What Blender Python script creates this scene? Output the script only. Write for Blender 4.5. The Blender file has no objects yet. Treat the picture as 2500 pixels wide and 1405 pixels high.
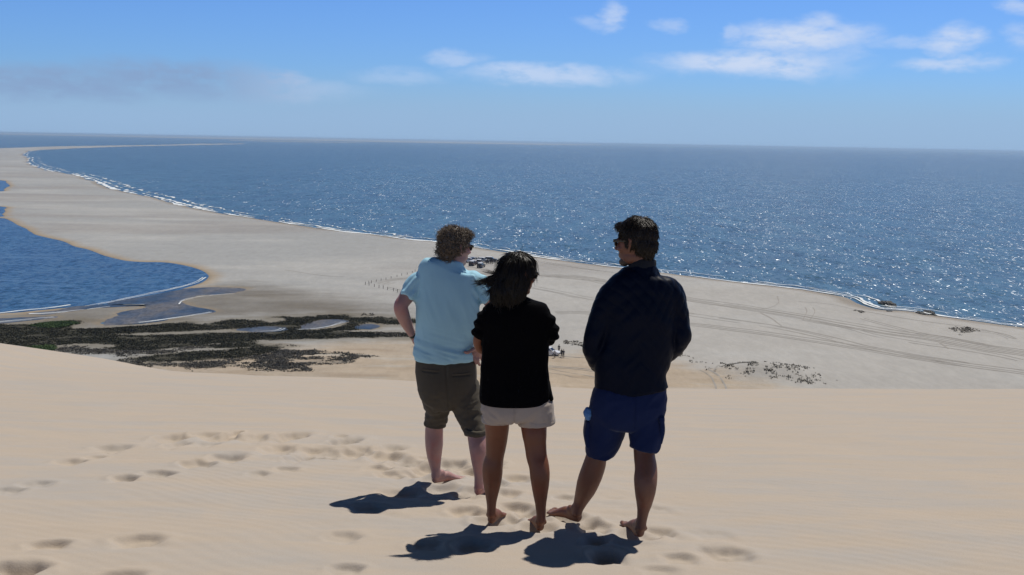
import bpy, math, random
import numpy as np
from mathutils import Vector, Matrix
rnd = random.Random(7)
rng = np.random.default_rng(11)
scene = bpy.context.scene
COL = scene.collection

# ---------------------------------------------------------------- camera
F = 2500.0                      # focal length in photograph pixels
EYE = 45.0                      # metres above the beach
PITCH = math.atan(356.5 / F)
ROLL = math.radians(1.054)
cp, sp = math.cos(PITCH), math.sin(PITCH)
fwd = np.array([0, cp, -sp]); r0 = np.array([1., 0, 0]); u0 = np.array([0, sp, cp])
RT = r0 * math.cos(ROLL) + u0 * math.sin(ROLL)
UP = u0 * math.cos(ROLL) - r0 * math.sin(ROLL)
CAM = np.array([0, 0, EYE])
cd = bpy.data.cameras.new("camera"); cam = bpy.data.objects.new("camera", cd); COL.objects.link(cam)
cd.sensor_width = 36.0; cd.lens = 36.0 * F / 2500.0
cd.clip_start = 0.1; cd.clip_end = 200000.0
M = Matrix.Identity(4)
for i in range(3):
    M[i][0] = RT[i]; M[i][1] = UP[i]; M[i][2] = -fwd[i]; M[i][3] = CAM[i]
cam.matrix_world = M
scene.camera = cam
scene.cycles.volume_bounces = 2
scene.render.resolution_x = 1024; scene.render.resolution_y = 575

# ---------------------------------------------------------------- light
SUN = Vector((0.29, 0.40, 1.0)).normalized()
SUN_EL = math.asin(SUN.z); SUN_AZ = math.atan2(SUN.x, SUN.y)
sl = bpy.data.lights.new("sun", 'SUN'); sl.energy = 3.75; sl.angle = math.radians(0.55); sl.color = (1.0, 0.95, 0.87)
so = bpy.data.objects.new("sun", sl); COL.objects.link(so)
so.rotation_euler = SUN.to_track_quat('Z', 'Y').to_euler(); so.location = (20, 20, 90)

world = bpy.data.worlds.new("World"); scene.world = world; world.use_nodes = True
scene.view_settings.view_transform = 'Standard'; scene.view_settings.look = 'None'
scene.view_settings.gamma = 1.0; scene.view_settings.exposure = 0.0


class NT:
    """small helper for writing node trees"""
    def __init__(s, tree): s.t = tree; s.n = tree.nodes; s.l = tree.links
    def node(s, typ, **kw):
        n = s.n.new(typ)
        for k, v in kw.items():
            setattr(n, k, v)
        return n
    def inp(s, sock, v):
        if isinstance(v, bpy.types.NodeSocket): s.l.new(v, sock)
        elif v is not None:
            try: sock.default_value = v
            except Exception: sock.default_value = tuple(v) + (1.0,)
    def math(s, op, a, b=None, c=None, clamp=False):
        n = s.node('ShaderNodeMath', operation=op); n.use_clamp = clamp
        s.inp(n.inputs[0], a)
        if b is not None: s.inp(n.inputs[1], b)
        if c is not None: s.inp(n.inputs[2], c)
        return n.outputs[0]
    def vmath(s, op, a, b=None):
        n = s.node('ShaderNodeVectorMath', operation=op); s.inp(n.inputs[0], a)
        if b is not None: s.inp(n.inputs[1], b)
        return n.outputs['Value'] if op in ('LENGTH', 'DOT_PRODUCT', 'DISTANCE') else n.outputs[0]
    def noise(s, vec, scale, detail=3, rough=0.5, col=False, dist=0.0):
        n = s.node('ShaderNodeTexNoise'); n.inputs['Scale'].default_value = scale
        n.inputs['Detail'].default_value = detail; n.inputs['Roughness'].default_value = rough
        n.inputs['Distortion'].default_value = dist
        if vec is not None: s.l.new(vec, n.inputs['Vector'])
        return n.outputs['Color' if col else 'Fac']
    def smooth(s, v, a, b, lo=0.0, hi=1.0):
        n = s.node('ShaderNodeMapRange', interpolation_type='SMOOTHSTEP')
        s.inp(n.inputs['Value'], v)
        n.inputs['From Min'].default_value = a; n.inputs['From Max'].default_value = b
        n.inputs['To Min'].default_value = lo; n.inputs['To Max'].default_value = hi
        return n.outputs[0]
    def mix(s, f, a, b):
        n = s.node('ShaderNodeMix', data_type='RGBA'); s.inp(n.inputs[0], f)
        s.inp(n.inputs[6], a); s.inp(n.inputs[7], b); return n.outputs[2]
    def mapping(s, vec, scale=(1, 1, 1), rot=(0, 0, 0)):
        n = s.node('ShaderNodeMapping'); n.inputs['Scale'].default_value = scale
        n.inputs['Rotation'].default_value = rot; s.l.new(vec, n.inputs['Vector']); return n.outputs[0]
    def attr(s, name):
        n = s.node('ShaderNodeAttribute'); n.attribute_name = name; return n


# ---- sky: Nishita plus soft clouds placed by direction
w = NT(world.node_tree); w.n.clear()
sky = w.node('ShaderNodeTexSky', sky_type='NISHITA'); sky.sun_disc = False
sky.sun_elevation = SUN_EL; sky.sun_rotation = SUN_AZ; sky.altitude = 50
sky.air_density = 1.0; sky.dust_density = 0.4; sky.ozone_density = 2.0
tc = w.node('ShaderNodeTexCoord')
sep = w.node('ShaderNodeSeparateXYZ'); w.l.new(tc.outputs['Generated'], sep.inputs[0])
az = w.math('ARCTAN2', sep.outputs[0], sep.outputs[1]); el = w.math('ARCSINE', sep.outputs[2])
cmb = w.node('ShaderNodeCombineXYZ'); w.l.new(az, cmb.inputs[0]); w.l.new(el, cmb.inputs[1])


def pix_ray(px, py):
    d = fwd + RT * (px - 1250) / F + UP * (702.5 - py) / F
    return d


def pix_dir(px, py):
    d = pix_ray(px, py); return math.atan2(d[0], d[1]), math.asin(d[2] / np.linalg.norm(d))


warp = w.vmath('SUBTRACT', w.noise(w.mapping(cmb.outputs[0], (1, 2.2, 1)), 16, 6, 0.62, col=True), (0.5, 0.5, 0.5))
warp = w.vmath('MULTIPLY', warp, (0.055, 0.024, 0))
pos = w.vmath('ADD', cmb.outputs[0], warp)
fine = w.noise(w.mapping(cmb.outputs[0], (1, 2.6, 1)), 34, 7, 0.62)
clouds = [(1960, 92, 165, 40, 1.0), (2003, 62, 60, 34, .7), (1830, 155, 250, 36, 1.0), (1340, 180, 235, 30, .75), (2320, 100, 70, 34, .85), (2200, 105, 110, 18, .4),
          (2330, 152, 130, 18, .75), (1500, 40, 38, 36, .65), (1450, 55, 60, 18, .35), (1120, 140, 80, 24, .5), (685, 194, 85, 26, .8),
          (430, 185, 260, 46, .85), (110, 205, 270, 46, .85), (560, 215, 330, 36, .6), (1790, 85, 36, 26, .5), (1625, 55, 42, 20, .4),
          (2490, 15, 50, 22, .6), (2490, 90, 50, 30, .5), (980, 185, 120, 24, .3), (2060, 130, 60, 60, .35)]
tot = None
for (px, py, wd, ht, st) in clouds:
    a, e = pix_dir(px, py)
    d = w.vmath('MULTIPLY', w.vmath('SUBTRACT', pos, (a, e, 0)), (F / wd, F / ht, 0))
    m = w.math('MULTIPLY', w.smooth(w.vmath('LENGTH', d), 1.2, 0.3), st)
    tot = m if tot is None else w.math('MAXIMUM', tot, m)
cl = w.math('MULTIPLY', tot, w.smooth(fine, 0.15, 0.60), clamp=True)
# cloud colour turns greyer towards the left
greyness = w.smooth(az, -0.12, -0.30)
ccol = w.mix(greyness, (6.4, 7.6, 9.9, 1), (2.75, 4.05, 6.5, 1))
# low bank of sea mist over the horizon
band_edge = w.math('ADD', el, w.math('MULTIPLY', w.math('SUBTRACT', w.noise(w.mapping(cmb.outputs[0], (1, 9, 1)), 7, 4), .5), .012))
band = w.math('MULTIPLY', w.smooth(band_edge, 0.070, 0.012), 0.8)
skyc = sky.outputs[0]
hs = w.node('ShaderNodeHueSaturation'); hs.inputs['Saturation'].default_value = 1.0
w.l.new(skyc, hs.inputs['Color'])
tint = w.mix(1.0, hs.outputs[0], (1, 1, 1, 1)); 
tn = w.node('ShaderNodeMix', data_type='RGBA', blend_type='MULTIPLY'); tn.inputs[0].default_value = 1
w.l.new(hs.outputs[0], tn.inputs[6]); tn.inputs[7].default_value = (0.46, 0.75, 1.30, 1)
bandc = w.mix(band, tn.outputs[2], (3.5, 5.3, 8.0, 1))
final0 = w.mix(cl, bandc, ccol)
# warm dark tint added to the sky overhead, to deepen and neutralise shadows
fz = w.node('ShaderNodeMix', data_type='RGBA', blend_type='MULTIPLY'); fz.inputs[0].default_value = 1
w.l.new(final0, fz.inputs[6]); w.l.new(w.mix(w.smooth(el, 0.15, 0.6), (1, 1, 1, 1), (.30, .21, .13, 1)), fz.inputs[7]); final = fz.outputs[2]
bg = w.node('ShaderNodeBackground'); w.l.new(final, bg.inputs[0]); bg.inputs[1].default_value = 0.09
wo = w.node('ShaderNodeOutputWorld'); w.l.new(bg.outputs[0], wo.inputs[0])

# ---------------------------------------------------------------- helpers
def setp(o, label=None, cat=None, group=None, kind=None):
    if label: o['label'] = label
    if cat: o['category'] = cat
    if group: o['group'] = group
    if kind: o['kind'] = kind
    return o


def mesh_np(name, v, f, mat=None, parent=None, smooth=True):
    """v (n,3) array, f (m,3|4) array or list"""
    me = bpy.data.meshes.new(name)
    v = np.asarray(v, dtype=np.float64)
    if isinstance(f, np.ndarray):
        k = f.shape[1]; me.vertices.add(len(v)); me.vertices.foreach_set('co', v.ravel())
        me.loops.add(f.size); me.loops.foreach_set('vertex_index', f.astype(np.int32).ravel())
        me.polygons.add(len(f)); me.polygons.foreach_set('loop_start', np.arange(0, f.size, k, dtype=np.int32))
        me.update(calc_edges=True)
    else:
        me.from_pydata([tuple(p) for p in v], [], f); me.update()
    me.polygons.foreach_set('use_smooth', [smooth] * len(me.polygons))
    o = bpy.data.objects.new(name, me); COL.objects.link(o)
    if mat: me.materials.append(mat)
    if parent: o.parent = parent
    return o


def grid_faces(nr, nc):
    i = np.arange(nr - 1)[:, None] * nc + np.arange(nc - 1)[None, :]
    return np.stack([i, i + 1, i + nc + 1, i + nc], -1).reshape(-1, 4)


def empty(name, loc, rz=0.0):
    o = bpy.data.objects.new(name, None); o.location = loc; o.rotation_euler = (0, 0, rz)
    o.empty_display_size = 0.2; COL.objects.link(o); return o


def vnoise(p, seed=0):
    """value noise in [-1,1] for (n,2) or (n,3) points"""
    p = np.asarray(p, float); dim = p.shape[1]
    i = np.floor(p).astype(np.int64); f = p - i; f = f * f * (3 - 2 * f)
    out = np.zeros(len(p))
    prim = (73856093, 19349663, 83492791)
    for c in range(2 ** dim):
        wgt = np.ones(len(p)); h = np.full(len(p), seed * 2654435 + 97, dtype=np.int64)
        for k in range(dim):
            b = (c >> k) & 1
            h ^= (i[:, k] + b) * prim[k]
            wgt *= f[:, k] if b else 1 - f[:, k]
        h = (h ^ (h >> 13)) * 1274126177 & 0x7fffffff
        h = (h ^ (h >> 15)) * 668265263 & 0x7fffffff
        out += wgt * ((h & 0xffff) / 32767.5 - 1)
    return out


def fbm(p, oct=4, seed=0, gain=.5):
    p = np.asarray(p, float); a = 1; s = np.zeros(len(p)); t = 0
    for o in range(oct):
        s += a * vnoise(p * (2 ** o) + 17.3 * o, seed + o); t += a; a *= gain
    return s / t


def ground_pt(px, py, z=0.0):
    d = pix_ray(px, py); t = (z - EYE) / d[2]; return CAM + d * t


def sstep(a, b, x):
    t = np.clip((x - a) / (b - a), 0, 1); return t * t * (3 - 2 * t)


def catmull(pts, sub=6):
    pts = [np.array(p, float) for p in pts]
    if len(pts) < 3: return np.array([pts[0] + (pts[-1] - pts[0]) * t for t in np.linspace(0, 1, sub + 1)])
    P = [2 * pts[0] - pts[1]] + pts + [2 * pts[-1] - pts[-2]]; out = []
    for i in range(1, len(P) - 2):
        for k in range(sub):
            t = k / sub; a, b, c, d = P[i - 1], P[i], P[i + 1], P[i + 2]
            out.append(.5 * ((2 * b) + (c - a) * t + (2 * a - 5 * b + 4 * c - d) * t * t + (3 * b - a - 3 * c + d) * t ** 3))
    out.append(pts[-1]); return np.array(out)


def newmat(name):
    m = bpy.data.materials.new(name); m.use_nodes = True; nt = NT(m.node_tree)
    b = m.node_tree.nodes['Principled BSDF']; return m, nt, b


def simple(name, col, rough=.7, var=.12, scale=30, metal=0, spec=.5, bump=0, bscale=200, bdist=.002):
    m, n, b = newmat(name); tc = n.node('ShaderNodeTexCoord')
    c = [max(0, x) for x in col]
    nz = n.noise(tc.outputs['Object'], scale, 4)
    n.l.new(n.mix(nz, [x * (1 - var) for x in c] + [1], [x * (1 + var) for x in c] + [1]), b.inputs['Base Color'])
    b.inputs['Roughness'].default_value = rough; b.inputs['Metallic'].default_value = metal
    b.inputs['Specular IOR Level'].default_value = spec
    if bump:
        bn = n.node('ShaderNodeBump'); bn.inputs['Strength'].default_value = bump; bn.inputs['Distance'].default_value = bdist
        n.l.new(n.noise(tc.outputs['Object'], bscale, 3), bn.inputs['Height']); n.l.new(bn.outputs[0], b.inputs['Normal'])
    return m

# ================================================================ DUNE
# height of the dune below the eye as a function of x, y (metres)
H0, AA, BB = 1.67, 0.051, 0.005
crest_px = [(-900, 740), (-400, 790), (0, 850), (60, 860), (130, 874), (200, 886), (260, 896), (400, 908), (600, 917), (900, 926), (1000, 931), (1300, 945), (1450, 950), (1700, 951), (2100, 951), (2500, 951), (3400, 965)]
_t, _s = [], []
for (px, py) in crest_px:
    d = pix_ray(px, py); _t.append(d[0] / d[1]); _s.append(-d[2] / d[1])
_t = np.array(_t); _s = np.array(_s)
S0 = AA + 2 * math.sqrt(H0 * BB); YC = math.sqrt(H0 / BB)
feet_prints = [  # px, py, half width px, half depth (px), depth m
    (425,1069,36,8,.045),(437,1086,22,7,.03),(498,1062,30,6,.03),(545,1070,40,8,.035),(577,1058,12,5,.035),(622,1070,32,8,.035),
    (709,1066,34,10,.05),(830,1064,18,4,.02),(845,1076,30,9,.045),(772,1100,46,9,.045),(748,1113,30,11,.045),(858,1103,50,11,.05),
    (803,1113,30,6,.02),(940,1114,42,10,.045),(955,1094,32,7,.035),(1000,1132,36,10,.045),(1048,1150,40,9,.05),(1045,1122,30,6,.02),
    (682,1098,38,9,.035),(558,1117,38,8,.04),(482,1133,36,7,.035),(392,1157,36,5,.03),(305,1168,28,6,.035),(275,1094,40,7,.03),
    (175,1126,32,6,.03),(232,1116,20,4,.015),(500,1085,30,5,.02),(1105,1135,44,9,.045),(1150,1150,40,8,.04),(1190,1132,34,8,.04),
    (700,1147,26,4,.02),(632,1158,24,4,.02),(715,1126,18,4,.02),(925,1146,30,5,.025),(955,1162,34,5,.025),(1010,1160,40,6,.03),
    (1262,1170,32,7,.03),(1210,1180,30,6,.03),(1380,1214,24,5,.02),(1130,1212,30,6,.03),(1230,1205,34,7,.025),(1262,1240,36,7,.035),
    (1130,1250,34,8,.03),(1175,1255,30,7,.03),(1240,1270,30,9,.035),(1290,1255,30,8,.03),(1355,1255,30,7,.03),
    (340,1318,52,11,.032),(120,1327,46,8,.03),(40,1386,66,17,.055),(290,1402,52,11,.03),(838,1308,40,9,.02),(848,1385,40,9,.024),
    (1762,1348,60,15,.034),(1660,1362,40,9,.022),(1446,1284,36,10,.035),(1456,1318,30,10,.03),(1478,1352,40,12,.05),(1600,1296,40,10,.03),
    (1040,1330,40,10,.02),(1150,1330,46,12,.03),(1610,1390,44,9,.016),(1735,1300,50,12,.012),(1600,1240,40,8,.012),(900,1240,40,8,.02),
    (980,1205,50,8,.02),(1080,1195,40,8,.03),(90,1180,36,6,.02),(20,1195,36,6,.02)]


def dune_base(x, y):
    yy = np.maximum(y, 0.0)
    f = H0 + AA * y + BB * yy * yy
    t = x / 18.3
    ds = np.interp(t, _t, _s) - S0
    f = f + ds * 18.3 * sstep(3.5, 17.0, y)
    # lee face beyond the brink
    over = np.maximum(y - 22.0, 0)
    f = f + 0.012 * over ** 2 / (1 + 0.03 * over)
    return EYE - f


def ray_dune(px, py):
    d = pix_ray(px, py); lo, hi = 1.0, 18.0
    for y in np.linspace(1.5, 18, 400):
        p = CAM + d * (y / d[1])
        if p[2] < float(dune_base(np.array([p[0]]), np.array([p[1]]))[0]): hi = y; lo = y - .05; break
    for _ in range(30):
        mid = (lo + hi) / 2; p = CAM + d * (mid / d[1])
        if p[2] < float(dune_base(np.array([p[0]]), np.array([p[1]]))[0]): hi = mid
        else: lo = mid
    return CAM + d * (hi / d[1])


prints_w = []
for (px, py, hw, hd, dp) in feet_prints:
    c = ray_dune(px, py); a = ray_dune(px, py - hd); b = ray_dune(px, py + hd)
    prints_w.append((c[0], c[1], hw * c[1] / F, abs(a[1] - b[1]) / 2, dp, rnd.uniform(-.35, .35)))
foot_pits = []   # filled by the people: x, y, depth, radius


def dune_z(x, y):
    z = dune_base(x, y)
    for (cx, cy, rx, ry, dp, ang) in prints_w:
        msk = (np.abs(x - cx) < rx * 3) & (np.abs(y - cy) < ry * 3 + rx * 2)
        if not msk.any(): continue
        dx, dy = x[msk] - cx, y[msk] - cy
        ca, sa = math.cos(ang), math.sin(ang)
        pn = np.stack([x[msk], y[msk]], 1) * 14; dx = dx + .18 * rx * fbm(pn, 2, 601); dy = dy + .22 * ry * fbm(pn, 2, 602)
        u = (dx * ca + dy * sa) / rx; v = (-dx * sa + dy * ca) / ry
        r2 = u * u + v * v
        v2 = v - 0.25 * np.cos(u * 2)        # crescent brink on the far side
        pit = np.exp(-(u ** 4 * .9 + np.where(v2 > 0, v2 * 1.6, v2 * .60) ** 4)) * (1 + .25 * fbm(pn * 1.6, 2, 603))
        rim = np.exp(-((np.sqrt(r2) - 1.45) / .42) ** 2) * .22
        z[msk] += dp * (-pit + rim) * 1.12
    for (cx, cy, dp, rr) in foot_pits:
        r = np.hypot(x - cx, y - cy); msk = r < rr * 3
        z[msk] += -dp * np.exp(-(r[msk] / rr) ** 4) + dp * .5 * np.exp(-((r[msk] - rr * 1.35) / (rr * .35)) ** 2)
    return z


def finish_dune():
    def axis(segs):
        out = [segs[0][0]]
        for (a, b, s) in segs:
            n = max(1, int(round((b - a) / s))); out += list(np.linspace(a, b, n + 1)[1:])
        return np.array(out)
    xs = axis([(-160, -60, 8), (-60, -20, 2), (-20, -9, .4), (-9, -5, .1), (-5, -3.4, .03), (-3.4, 3.2, .0125), (3.2, 5, .04), (5, 9, .12), (9, 20, .4), (20, 60, 2), (60, 160, 8)])
    ys = axis([(-30, -2, 2), (-2, 3.2, .3), (3.2, 4.2, .05), (4.2, 7.5, .0125), (7.5, 10.5, .022), (10.5, 14, .06), (14, 24, .15), (24, 60, 1), (60, 130, 3)])
    X, Y = np.meshgrid(xs, ys); x, y = X.ravel(), Y.ravel()
    z = dune_z(x, y)
    near = (y > 3) & (y < 24)
    p = np.stack([x, y], 1)
    z += near * (0.018 * fbm(p * .9 + 3, 3, 5) + .006 * fbm(p * np.array([2.2, 6.5]), 3, 8))
    # low wind ripples
    ca, sa = math.cos(.5), math.sin(.5)
    q = (x * sa + y * ca) / .085 + 1.6 * fbm(p * 1.3, 2, 21)
    z += near * .0011 * np.sin(q * 2 * math.pi / 1.0) * sstep(-.5, .6, fbm(p * .6 + 9, 2, 31)) * sstep(11, 6, y)
    # kicked-up sand around where the three stand
    dist = np.exp(-(((x - .05) / 1.05) ** 2 + ((y - 5.9) / .85) ** 2) ** 1.5)
    z += dist * (.014 * fbm(p * np.array([5, 6]), 3, 77) + .004 * fbm(p * 19, 2, 78))
    z = np.maximum(z, -2.0)
    m, n, b = newmat("dune_sand"); tc = n.node('ShaderNodeTexCoord'); ob = tc.outputs['Object']
    streak = n.noise(n.mapping(ob, (.55, 2.6, 1), (0, 0, .35)), 1.3, 5, .6)
    spots = n.noise(ob, 3.2, 4, .6)
    grain = n.noise(ob, 210, 2, .8)
    c1 = n.mix(n.smooth(streak, .35, .72), DUNE_A + [1], DUNE_B + [1])
    c2 = n.mix(n.math('MULTIPLY', n.smooth(spots, .45, .75), .35), c1, DUNE_C + [1])
    dk = n.node('ShaderNodeMix', data_type='RGBA', blend_type='MULTIPLY'); dk.inputs[0].default_value = 1
    n.l.new(c2, dk.inputs[6]); n.l.new(n.mix(grain, (.78, .78, .78, 1), (1.22, 1.22, 1.22, 1)), dk.inputs[7])
    n.l.new(dk.outputs[2], b.inputs['Base Color'])
    b.inputs['Roughness'].default_value = .9; b.inputs['Specular IOR Level'].default_value = .15
    bn = n.node('ShaderNodeBump'); bn.inputs['Strength'].default_value = .5; bn.inputs['Distance'].default_value = .004
    n.l.new(n.noise(ob, 120, 3, .7), bn.inputs['Height']); n.l.new(bn.outputs[0], b.inputs['Normal'])
    o = mesh_np("dune", np.stack([x, y, z], 1), grid_faces(len(ys), len(xs)), m)
    setp(o, 'pale smooth sand dune with footprints under the three people', kind='structure')


DUNE_A = [.458, .386, .311]; DUNE_B = [.415, .377, .337]; DUNE_C = [.49, .40, .31]
# feet press into the sand (photograph pixel of each foot, filled in before the dune mesh)
for (px, py, dp, rr) in [(1066,1178,.03,.10),(1092,1174,.02,.09),(1165,1207,.03,.10),(1196,1277,.03,.09),(1314,1294,.03,.09),(1408,1272,.03,.10),(1375,1262,.02,.09),(1560,1309,.03,.10)]:
    c = ray_dune(px, py); foot_pits.append((c[0], c[1], dp, rr))
finish_dune()

# ================================================================ BEACH AND WATER
def Gp(pts, z=0.0, sub=5, smooth=True):
    a = catmull(pts, sub) if smooth else np.array(pts, float)
    return np.array([ground_pt(px, py, z)[:2] for px, py in a])


coast_px = [(5200,1130),(3600,905),(3000,850),(2700,822),(2500,800),(2400,787),(2300,773),(2250,764),(2200,758),(2150,756),(2110,745),(2075,728),(2020,718),(1950,707),(1870,698),
            (1800,690),(1650,671),(1500,653),(1400,641),(1330,631),(1240,617),(1150,604),(1070,592),(990,585),(900,573),(818,564),(740,552),(660,540),(572,527),(484,511),
            (430,500),(383,487),(320,473),(273,461),(245,449),(211,436),(170,425),(130,420),(100,411),(78,404),(66,394),(70,386),(56,380),(64,373),(88,368),(180,363),(308,358.5),(440,355.5),(572,353),(607,351)]
far_px = [(480,351.5),(396,354),(250,356),(132,358),(60,360.5),(0,362),(-200,364),(-900,372)]
coast_w = Gp(coast_px, 0, 4)
far_w = Gp(far_px, 0, 4)
far_pts = [(-60000, 4000), (-60000, 90000), (90000, 90000), (90000, 30)]
ocean_poly = np.vstack([coast_w, far_w, np.array(far_pts)])
def Z5(l): return [(a / 2.358, 640 + b / 2.358) for a, b in l]
lagoon_px = [(-700,560),(-300,540),(-60,536),(0,533),(20,540),(45,552),(62,560),(75,572),(105,580),(150,590),(180,603),(210,610),(255,625),(300,637),(350,641),(400,642),(450,650),(485,660),(502,670),(505,678),
             (490,690),(450,703),(400,716),(350,726),(300,737),(250,744),(200,748),(100,757),(40,763),(0,765),(-200,775),(-700,800)]
pools_px = [[(-120,430),(0,441),(14,447),(20,455),(10,463),(0,468),(-120,470)], [(-120,500),(0,505),(8,512),(6,524),(0,530),(-120,532)]]
channel_px = [Z5([(610,365),(650,322),(720,290),(850,268),(845,252),(700,247),(640,240),(740,218),(900,192),(1050,163),(1200,150),(1330,152),(1400,162),(1300,185),(1150,192),(1060,222),(1042,243),(1100,262),(1180,275),(1228,290),(1120,305),(1000,325),(880,345),(760,355)]),
              Z5([(160,300),(300,285),(420,262),(560,252),(700,249),(840,250),(700,256),(560,265),(400,288),(260,303)]),
              Z5([(-300,335),(0,328),(180,322),(325,318),(250,328),(100,342),(0,352),(-300,362)])]
mpools_px = [Z5([(1370,388),(1450,380),(1560,376),(1645,384),(1600,396),(1500,403),(1420,402),(1365,396)]),
             Z5([(1725,392),(1760,365),(1850,340),(1940,336),(1995,345),(1930,362),(1870,378),(1800,390)]),
             Z5([(2060,382),(2080,368),(2130,362),(2165,372),(2130,386)]),]
lag_polys = [Gp(lagoon_px, 0, 4)] + [Gp(p, 0, 4) for p in pools_px]
cha_polys = [Gp(p, 0, 3) for p in channel_px + mpools_px]


def poly_sdf(x, y, poly):
    """positive outside the polygon"""
    n = len(x); out = np.empty(n)
    A = poly; B = np.roll(poly, -1, 0)
    ax, ay = A[:, 0], A[:, 1]; bx, by = B[:, 0] - ax, B[:, 1] - ay
    L2 = bx * bx + by * by + 1e-12
    for s in range(0, n, 60000):
        xx, yy = x[s:s + 60000, None], y[s:s + 60000, None]
        dx, dy = xx - ax, yy - ay
        t = np.clip((dx * bx + dy * by) / L2, 0, 1)
        d2 = ((dx - t * bx) ** 2 + (dy - t * by) ** 2).min(1)
        c = ((ay > yy) != (ay + by > yy)) & (xx < bx * (yy - ay) / np.where(by == 0, 1e-12, by) + ax)
        ins = c.sum(1) % 2 == 1
        out[s:s + 60000] = np.where(ins, -1, 1) * np.sqrt(d2)
    return out


def band_mask(px, py, poly):
    """soft inside test in the unprojected plan of a traced outline"""
    P = Gp(poly, 0, 3); return P


def ang_grid(smin, smax, ns, a0=-46, a1=46, na=1150, dense=28):
    s = np.linspace(smax, smin, ns)
    side = int(na * .04)
    az = np.concatenate([np.linspace(a0, -dense, side, endpoint=False), np.linspace(-dense, dense, na), np.linspace(dense, a1, side + 1)[1:]])
    T = np.tan(np.radians(az)); yy = EYE / s
    Y, TT = np.meshgrid(yy, T, indexing='ij')
    return (TT * Y).ravel(), Y.ravel(), len(s), len(T)


bx, by, nr, nc = ang_grid(.0052, .262, 620)
bx2, by2, nr2, nc2 = None, None, 0, 0
P2 = np.stack([bx, by], 1)
wig = fbm(P2 / 38.0, 4, 3) * 5 * np.clip(by / 400, .5, 4)
d_oc = poly_sdf(bx, by, ocean_poly) + wig * .55
d_lg = np.min([poly_sdf(bx, by, p) for p in lag_polys], 0) + wig * .25
d_ch = np.min([poly_sdf(bx, by, p) for p in cha_polys], 0) + fbm(P2 / 9.0, 5, 9) * 3.4

veg_px = [Z5([(-400,350),(0,366),(150,376),(250,392),(350,400),(600,395),(800,377),(1000,363),(1090,364),(1110,373),(1200,373),(1290,355),(1400,345),(1530,345),(1620,330),(1700,325),(1950,315),(2050,328),(2200,333),(2320,345),(2600,350),(2600,362),(2320,358),(2130,352),(2050,362),(2060,385),(2020,398),(1900,405),(1800,418),(1990,417),(2150,420),(2380,430),(2600,432),(2600,440),(2200,440),(1950,448),(1700,455),(1500,460),(1300,482),(1000,500),(900,520),(700,522),(600,505),(420,490),(290,487),(150,512),(0,497),(-400,480)]),
          Z5([(790,572),(900,552),(1100,535),(1300,520),(1550,503),(1600,515),(1440,550),(1300,562),(1150,572),(900,582)]),
          Z5([(170,378),(240,365),(320,356),(440,353),(430,370),(380,388),(260,390)]),
          Z5([(100,520),(180,505),(280,500),(300,515),(280,530),(150,530)]),
          Z5([(1200,490),(1330,480),(1450,483),(1440,500),(1280,502)])]
gap_px = [Z5([(640,428),(900,420),(1200,405),(1370,388),(1640,392),(1480,408),(1200,418),(950,430),(800,434)]), Z5([(1480,345),(1600,333),(1640,345),(1560,356)]), Z5([(1740,380),(1850,335),(2000,340),(1990,360),(1900,385),(1800,400)]),
          Z5([(300,500),(480,486),(660,490),(640,505),(480,510),(360,520)])]
dry_px = [Z5([(220,530),(420,510),(620,515),(900,520),(1000,515),(1150,500),(1080,530),(860,555),(760,575),(820,590),(950,600),(780,605),(600,575),(400,545),(250,550)]),
          Z5([(1400,520),(1600,505),(1830,515),(1850,545),(1780,560),(1850,600),(1860,625),(1720,640),(1500,630),(1420,600),(1440,570),(1400,560),(1260,560)]),
          Z5([(1900,545),(2010,545),(2095,560),(2060,575),(1960,590),(1910,575)]),
          Z5([(1050,595),(1200,590),(1370,570),(1400,580),(1250,625),(1100,630),(950,610)])]
veg_polys = [Gp(p, 0, 3) for p in veg_px]; gap_polys = [Gp(p, 0, 3) for p in gap_px]; dry_polys = [Gp(p, 0, 3) for p in dry_px]


def near_calc(fn, x, y, ymax=420):
    out = np.full(len(x), 999.0); m = y < ymax; out[m] = fn(x[m], y[m]); return out


d_vg = near_calc(lambda x, y: np.min([poly_sdf(x, y, p) for p in veg_polys], 0), bx, by)
d_gp = near_calc(lambda x, y: np.min([poly_sdf(x, y, p) for p in gap_polys], 0), bx, by)
d_dr = near_calc(lambda x, y: np.min([poly_sdf(x, y, p) for p in dry_polys], 0), bx, by)
nz8 = fbm(P2 / np.array([9., 3.4]), 5, 40, .62)
veg = sstep(1.0, -1.2, d_vg - 1.0 + nz8 * 2.5) * sstep(-.6, 1.0, d_gp + nz8 * 1.5)
dry = sstep(4.0, -5.0, d_dr + nz8 * 11) * (1 - veg)
wet_plain = Gp(Z5([(1180,150),(1400,140),(1650,170),(1900,210),(2150,260),(2250,290),(2000,310),(1600,320),(1250,330),(1000,345),(600,385),(200,385),(0,370),(0,290),(400,262),(800,235),(1000,200)]), 0, 3)
d_wp = near_calc(lambda x, y: poly_sdf(x, y, wet_plain), bx, by, 600)
wetp = sstep(14, -12, d_wp + nz8 * 6)
# sand mound with tufts on the right
mound_c = ground_pt(1868, 918)
tan_px = Gp([(330,905),(700,850),(1010,838),(1230,862),(1420,868),(1560,873),(1700,905),(1790,930),(1820,965),(600,1000)], 0, 3)
d_tn = near_calc(lambda x, y: poly_sdf(x, y, tan_px), bx, by, 300)
tanm = sstep(5, -6, d_tn + nz8 * 6)


def mound(x, y):
    m = 2.1 * np.exp(-(((x - mound_c[0]) / 9.0) ** 2 + ((y - mound_c[1]) / 5.5) ** 2))
    t = np.stack([x, y], 1)
    hum = np.maximum(0, fbm(t / np.array([10., 5.5]), 4, 61)) * 1.5
    return m, hum


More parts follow.
